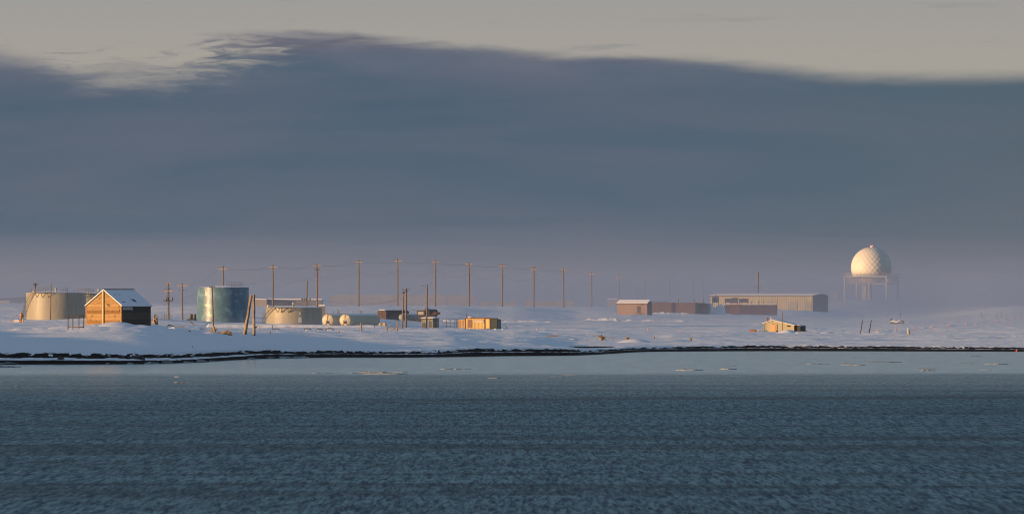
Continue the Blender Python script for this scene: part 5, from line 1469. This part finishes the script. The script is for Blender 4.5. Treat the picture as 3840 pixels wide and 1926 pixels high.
def uniq(l, alts=(', farther one', ', nearer one', ', third one there')):
    SEEN[l] = SEEN.get(l, 0) + 1
    return l if SEEN[l] == 1 else l + alts[SEEN[l] - 2]
# scattered dark bits in the tide wrack
spots = [(1218, 1264), (1352, 1270), (1400, 1263), (1530, 1252), (1597, 1251), (1850, 1252), (1983, 1266), (2160, 1268), (2202, 1269), (2300, 1270), (2490, 1272), (2640, 1278), (3070, 1262),
         (3180, 1266), (3350, 1277), (3480, 1272), (3620, 1268), (3650, 1262), (3800, 1268), (1120, 1252), (1160, 1256), (1330, 1252), (2700, 1268), (1275, 1262), (330, 1256), (400, 1262), (60, 1262)]
wh = ['below the low tan tank', 'below the left horizontal tank']
for i, (px, py) in enumerate(spots):
    Y = float(np.interp(px, [0, 900, 1500, 2200, 3000, 3840], [1270, 1340, 1420, 1530, 1640, 1700]))
    s = Y / F; w_ = rd.uniform(2, 5) * s
    m = MB(); logshape(m, (-w_, 0, 0), (w_, rd.uniform(-.2, .2), rd.uniform(-.02, .10)), 1.2 * s, .8 * s, .05, .3, 5)
    o = m.build('wood_scrap', M['driftdark' if i % 2 else 'drift'], None, base(px, Y, -.01))
    tag(o, uniq('small %s wood scrap on snow below the %s' % ('dark' if i % 2 else 'pale', near(px))), 'wood scrap', 'dark wood scraps on the snow' if i % 2 else 'pale wood scraps on the snow')

# ------------------------------------------------------------------ marker stakes
ST = [(2013, 1228, 1900, 'orange'), (972, 1219, 1700, 'orange'), (1102, 1215, 1700, 'orange'), (1021, 1217, 1700, 'iron'), (2431, 1228, 1950, 'orange'), (2545, 1236, 1950, 'orange'),
      (3291, 1232, 1980, 'orange'), (3360, 1226, 2000, 'orange'), (3403, 1228, 1855, 'white'), (3429, 1223, 2080, 'orange'), (3497, 1218, 2160, 'orange'), (3557, 1214, 2240, 'orange'),
      (3622, 1211, 2330, 'orange'), (3659, 1212, 2360, 'orange'), (3738, 1198, 2500, 'orange'), (3786, 1192, 2600, 'orange'), (3830, 1186, 2700, 'orange'), (3681, 1172, 2900, 'iron'),
      (3736, 1176, 2800, 'iron'), (3757, 1170, 2900, 'iron'), (3776, 1176, 2850, 'iron'), (3826, 1178, 2850, 'iron'), (1404, 1225, 2150, 'iron'), (1582, 1228, 2150, 'iron'), (1624, 1230, 2150, 'iron'), (3376, 1172, 2900, 'iron'), (52, 1198, 2150, 'orange'), (34, 1202, 2150, 'orange')]
ords = {}
desc = ['orange stake right of the yellow containers', 'orange stake right of the leaning driftwood poles', 'orange stake before the low tan tank', 'thin dark stake left of the low tan tank', 'leaning orange stake right of the root stumps', 'orange ribbon stake left of the small house',
        'orange stake right of the leaning sticks, first of the rising line', 'orange stake second in the rising line', 'whitish stake beside the squat post', 'orange stake just right of the squat post', 'orange stake fourth in the rising line', 'orange stake fifth in the rising line',
        'orange stake sixth in the rising line', 'orange stake seventh in the rising line', 'orange stake eighth in the rising line', 'orange stake ninth in the rising line', 'orange stake at the right edge of the photo', 'tall dark rod standing alone far off at right',
        'dark rod first of the far group at right', 'dark rod second of the far group at right', 'dark rod third of the far group at right', 'dark rod nearest the right edge', 'thin dark rod before the dark tank', 'thin dark rod left of the olive shed', 'thin dark rod before the olive shed', 'dark rod far behind the squat post', 'orange stake beside the white cabinet', 'orange stake left of the white cabinet']
for (px, yt, Y, mk), d_ in zip(ST, desc):
    t = thing('marker_stake', d_, 'stake', base(px, Y, .2), 0, 'marker stakes')
    h = max(zpx(yt, Y) - t.location.z, .6); ln = rd.uniform(-.05, .05) if px != 2431 else -.15
    m = MB(); m.tube((0, 0, 0), (ln, 0, h), .055 if mk == 'orange' else .045, .045, n=6); m.build('shaft', M[mk], t)
    if mk == 'orange':
        m = MB(); m.rev([(.07, h - .28), (.07, h - .18)], 8, c=(ln * .9, 0, 0)); m.build('band', M['white'], t)

# snow bound vehicle far right, snow berms thrown up by the plough, ice heaps
t = thing('snowed_in_vehicle', 'boxy vehicle buried in snow out on the plain right of the small house', 'vehicle', base(3365, 2560, .2), 0); s = 2560 / F
m = MB(); m.box((0, 1, .75), (52 * s, 1.9, .9)); m.box((-22 * s, 1, 1.35), (7 * s, 1.0, .6)); m.build('body', M['grey'], t)
m = MB(); m.lump((-.2, .5, .95), (23 * s, .9, .30), 4, 3, .35, 2.5); m.build('snow_cap', M['snowtop'], t)
m = MB(); m.lump((36 * s, .4, .3), (10 * s, .6, .25), 6, 2, .3); m.build('snow_tail', M['snowtop'], t)

def berm(x0, x1, y0, y1, Y0, Y1, h, seed):
    n = int(abs(x1 - x0) * .5 * (Y0 + Y1) / F / .35) + 4
    vs = []; K = 7
    for i in range(n):
        k = i / (n - 1); px = x0 + (x1 - x0) * k; Y = Y0 + (Y1 - Y0) * k; X = (px - 1920) * Y / F
        e = min(k * 8, (1 - k) * 8, 1)
        e = max(e, 0)
        for j in range(K):
            a = (j / (K - 1) - .5) * 2; yy = Y + a * 1.4
            z = gz(X, yy) - .08 + e * h * max(0, 1 - a * a) * (1 + .7 * mnoise.noise(Vector((X * .35, 0, seed))) + .4 * mnoise.noise(Vector((X * 1.1, yy * .8, seed))))
            vs.append((X, yy, z))
    m = MB(); m.add(vs, [(i * K + j, i * K + j + 1, (i + 1) * K + j + 1, (i + 1) * K + j) for i in range(n - 1) for j in range(K - 1)])
    o = m.build('snow_berm', M['snowtop'], up=True); o['kind'] = 'structure'
def snow_wall(pts, Y, seed):
    xs_ = np.linspace(pts[0][0], pts[-1][0], int((pts[-1][0] - pts[0][0]) / 2.5)); vs = []; K = 6
    for px in xs_:
        yt = np.interp(px, [p[0] for p in pts], [p[1] for p in pts]); s = Y / F; X = (px - 1920) * s
        e = float(min((px - xs_[0]) / 12, (xs_[-1] - px) / 12, 1)); g0 = gz(X, Y - 3); zt = max(zpx(yt, Y), g0) * e + g0 * (1 - e)
        for j, (dy, k) in enumerate(((-3.0, -.15), (-1.9, .12), (-1.2, .55), (-.5, .9), (.4, 1.0), (9, .75))):
            n_ = mnoise.noise(Vector((X * .7, dy * .8, seed))) * .16 + mnoise.noise(Vector((X * .15, 0, seed))) * .25
            z = g0 + (zt - g0) * k + n_ * .5 * (k > 0) * e
            vs.append((X, Y + dy + n_ * 2.2, z if j < K - 1 else gz(X, Y + dy) - .2))
    m = MB(); n = len(xs_); m.add(vs, [(i * K + j, i * K + j + 1, (i + 1) * K + j + 1, (i + 1) * K + j) for i in range(n - 1) for j in range(K - 1)], True)
    o = m.build('snow_bank', M['snowtop'], up=True); o['kind'] = 'structure'
snow_wall([(-150, 1200), (60, 1199), (330, 1199), (420, 1206)], 2236, 1)
snow_wall([(770, 1213), (930, 1215), (1050, 1214), (1180, 1216), (1300, 1219), (1400, 1219), (1460, 1222)], 2180, 2)
berm(1655, 1745, 1196, 1196, 2465, 2465, .65, 1)
berm(1872, 2090, 1203, 1206, 2520, 2520, .45, 2)
berm(2190, 2330, 1207, 1207, 2610, 2610, .6, 3)
berm(2330, 2595, 1206, 1206, 2616, 2616, .45, 4)
berm(2440, 2600, 1166, 1168, 2985, 2985, .6, 5)
berm(2762, 2868, 1212, 1212, 2480, 2480, .5, 6)
berm(2656, 2725, 1150, 1150, 3040, 3040, 2.6, 9)
for i, (px, Y, w_, h_) in enumerate([(2955, 1940, 2.6, .75), (3100, 1900, 2.0, .35), (3060, 1890, 1.6, .3), (2993, 1900, .9, .3), (440, 1290, 3.0, .45), (2150, 1540, 1.6, .3), (2385, 1500, 3.0, .5), (2440, 1900, 1.0, .3)]):
    X = (px - 1920) * Y / F; m = MB(); m.rev([(1.25, -.9), (1.0, -.05), (.8, .16), (.55, .55), (.3, .86), (.001, 1)], 20)
    m.v = [(v[0] * w_ * (1 + .2 * mnoise.noise(Vector(v) * 1.5)), v[1] * w_ * 1.5, v[2] * h_ * (1 + .2 * mnoise.noise(Vector(v) * 2))) for v in m.v]
    o = m.build('snow_drift', M['snowtop'], None, (X, Y, gz(X, Y) - .03)); o['kind'] = 'structure'

# ------------------------------------------------------------------ ice on the water and along the beach
FL = [(1408, 1395, 130, 5, 0), (1455, 1401, 150, 3.5, 0), (1495, 1393, 72, 3, 0), (1705, 1382, 105, 3, 0), (1205, 1397, 75, 2, 0), (1325, 1397, 34, 1.5, 0), (665, 1411, 18, 3, 1), (680, 1433, 58, 4, 0),
      (2102, 1411, 72, 2.5, 0), (2142, 1404, 50, 2, 0), (1855, 1416, 42, 2.5, 0), (2590, 1386, 96, 4, 0), (2732, 1382, 56, 4, 0), (3062, 1363, 78, 3, 0), (3180, 1363, 30, 2.5, 0), (3205, 1368, 84, 3, 0),
      (3322, 1356, 122, 2.5, 2), (3203, 1340, 22, 2, 2), (3167, 1359, 20, 2, 2), (3476, 1381, 70, 2.5, 2), (3478, 1388, 52, 5, 0), (3628, 1362, 54, 2.5, 2), (3735, 1364, 84, 2.5, 0), (3698, 1385, 50, 2, 0), (3660, 1334, 42, 2, 2),
      (2745, 1371, 36, 2, 2), (202, 1403, 38, 1.5, 2), (340, 1400, 16, 1.5, 2), (12, 1433, 26, 1.5, 2), (65, 1446, 20, 1.5, 2), (22, 1374, 60, 6, 0), (60, 1376, 34, 3, 0), (1660, 1373, 14, 1.5, 2)]
for i, (px, py, wpx, hpx, k) in enumerate(FL):
    Y = CAMH * F / (py + hpx * .35 - HOR); s = Y / F; w_ = wpx * s / 2; h_ = hpx * s * .9
    m = MB(); n = 26; top = []; bot = []
    ph = rd.uniform(0, 6)
    for a in range(n):
        t_ = 2 * math.pi * a / n; q = 1 + .18 * math.sin(3 * t_ + ph) + .10 * math.sin(7 * t_ + ph * 2) + rd.uniform(-.08, .08)
        top.append((w_ * math.cos(t_) * q * .97, w_ * .75 * math.sin(t_) * q, max(.03, h_ * (.55 + .45 * mnoise.noise(Vector((math.cos(t_) * 2 + i, math.sin(t_), i))))))); bot.append((w_ * math.cos(t_) * q, w_ * .78 * math.sin(t_) * q, -.03))
    cen = [(0, 0, h_ * .8)]
    m.add(top + bot + cen, [(a, (a + 1) % n, n + (a + 1) % n, n + a) for a in range(n)] + [(a, (a + 1) % n, 2 * n) for a in range(n)])
    if hpx > 3.5: m.lump((-w_ * .55, 0, h_ * .8), (w_ * .2, w_ * .15, h_ * .6), i, 2, .4); m.lump((w_ * .3, 0, h_ * .6), (w_ * .25, w_ * .15, h_ * .4), i + 3, 2, .4)
    o = m.build('ice_floe', M['white'] if k == 1 else M['icedark'] if k == 2 else M['ice'], None, ((px - 1920) * s, Y, 0))
    far = 'small' if wpx < 35 else 'wide' if wpx > 90 else 'mid sized'
    side = 'left' if px < 1300 else 'middle' if px < 2500 else 'right'
    tag(o, uniq('%s %s ice floe afloat below the %s' % (far, 'dark' if k == 2 else 'pale', near(px))), 'ice floe', 'flat ice floes drifting off the shore')
for i, (px, w_, h_) in enumerate([(403, 14, 9), (490, 26, 8), (560, 60, 10), (620, 50, 12), (700, 44, 9), (745, 80, 11), (790, 60, 7), (1070, 70, 10), (1110, 60, 8), (1010, 50, 8), (1140, 34, 9), (940, 44, 7), (30, 70, 11)]):
    s = 1120 / F; Yc = float(coast(px)) - 2.0 - rd.uniform(0, 1.5); s = Yc / F
    m = MB(); m.lump((0, 0, h_ * s * .15), (w_ * s * .5, .9, h_ * s * .55), i + 20, 2, .5, 1.6)
    o = m.build('shore_ice', M['ice'] if i % 3 else M['icedark'], None, ((px - 1920) * s, Yc, 0))
    tag(o, uniq('%s ice lump ashore below the %s' % ('wide' if w_ > 55 else 'low' if w_ > 40 else 'small', near(px))), 'ice lump', 'ice lumps stranded along the black beach')
t = thing('buoy', 'small orange float at the water edge near the right side', 'buoy', Vector(((3813 - 1920) * 1434 / F, 1434, .1)), 0)
m = MB(); m.rev([(.001, -.12), (.14, -.05), (.17, .05), (.1, .16), (.03, .2), (.001, .22)], 12); m.build('float', M['orange'], t)
m = MB(); m.tube((0, 0, .2), (0, 0, .3), .03, n=6); m.build('eye', M['dark'], t)

# dark rocks on the shelf
for i, (px, y, w_) in enumerate([(228, 1343, 26), (462, 1339, 12), (505, 1342, 36), (530, 1349, 30)]):
    Yc = float(coast(px)) + (2.4 if y < 1345 else 1.2); s = Yc / F; X = (px - 1920) * s
    m = MB(); m.lump((0, 0, .05), (w_ * s * .5, .6, .20 if w_ < 20 else .26), i + 40, 2, .5); o = m.build('beach_rock', M['dark'], None, (X, Yc, gz(X, Yc)))
    tag(o, ['black rock on the snow shelf, leftmost of four', 'smallest black rock on the snow shelf, second from left', 'broad black rock on the snow shelf, third from left', 'rightmost black rock low on the beach by the water'][i], 'rock', 'black rocks on the beach')

# gravel bar that runs on behind the tip of the near beach
def bar():
    xs_ = np.linspace(2030, 2330, 220); prof = [(-1.5, -.3, 1), (0, -.05, 1), (.5, .25, 1), (1.2, .3, 0), (2.6, .38, 0), (3.2, .40, 1), (4.2, .66, 1), (5.0, .74, 1), (6.5, .76, 0), (9, .4, 0), (12, -.3, 0)]
    vs, gr = [], []
    for i, px in enumerate(xs_):
        Y0 = 1425; X = (px - 1920) * Y0 / F; e = sstep(2030, 2085, px) * (1 - .6 * sstep(2290, 2330, px))
        for d, z, g in prof:
            q = mnoise.noise(Vector((X * 1.2, d * 2, 3))) * .10 + mnoise.noise(Vector((X * 5, d * 3, 5))) * .05
            vs.append((X, Y0 + d + mnoise.noise(Vector((X * .3, 0, 0))), (z + (q if z > .1 else 0)) * float(e) - .04)); gr.append(g)
    K = len(prof); m = MB(); m.add(vs, [(i * K + j, i * K + j + 1, (i + 1) * K + j + 1, (i + 1) * K + j) for i in range(len(xs_) - 1) for j in range(K - 1)], True)
    o = m.build('gravel_bar', snow, up=True); o['kind'] = 'structure'
    at = o.data.attributes.new('gravel', 'FLOAT', 'POINT'); at.data.foreach_set('value', gr)
bar()
for q in MIS: print('MIS', q)
dup_ = {k: v for k, v in USED.items() if v > 1}
print('dup labels', dup_)
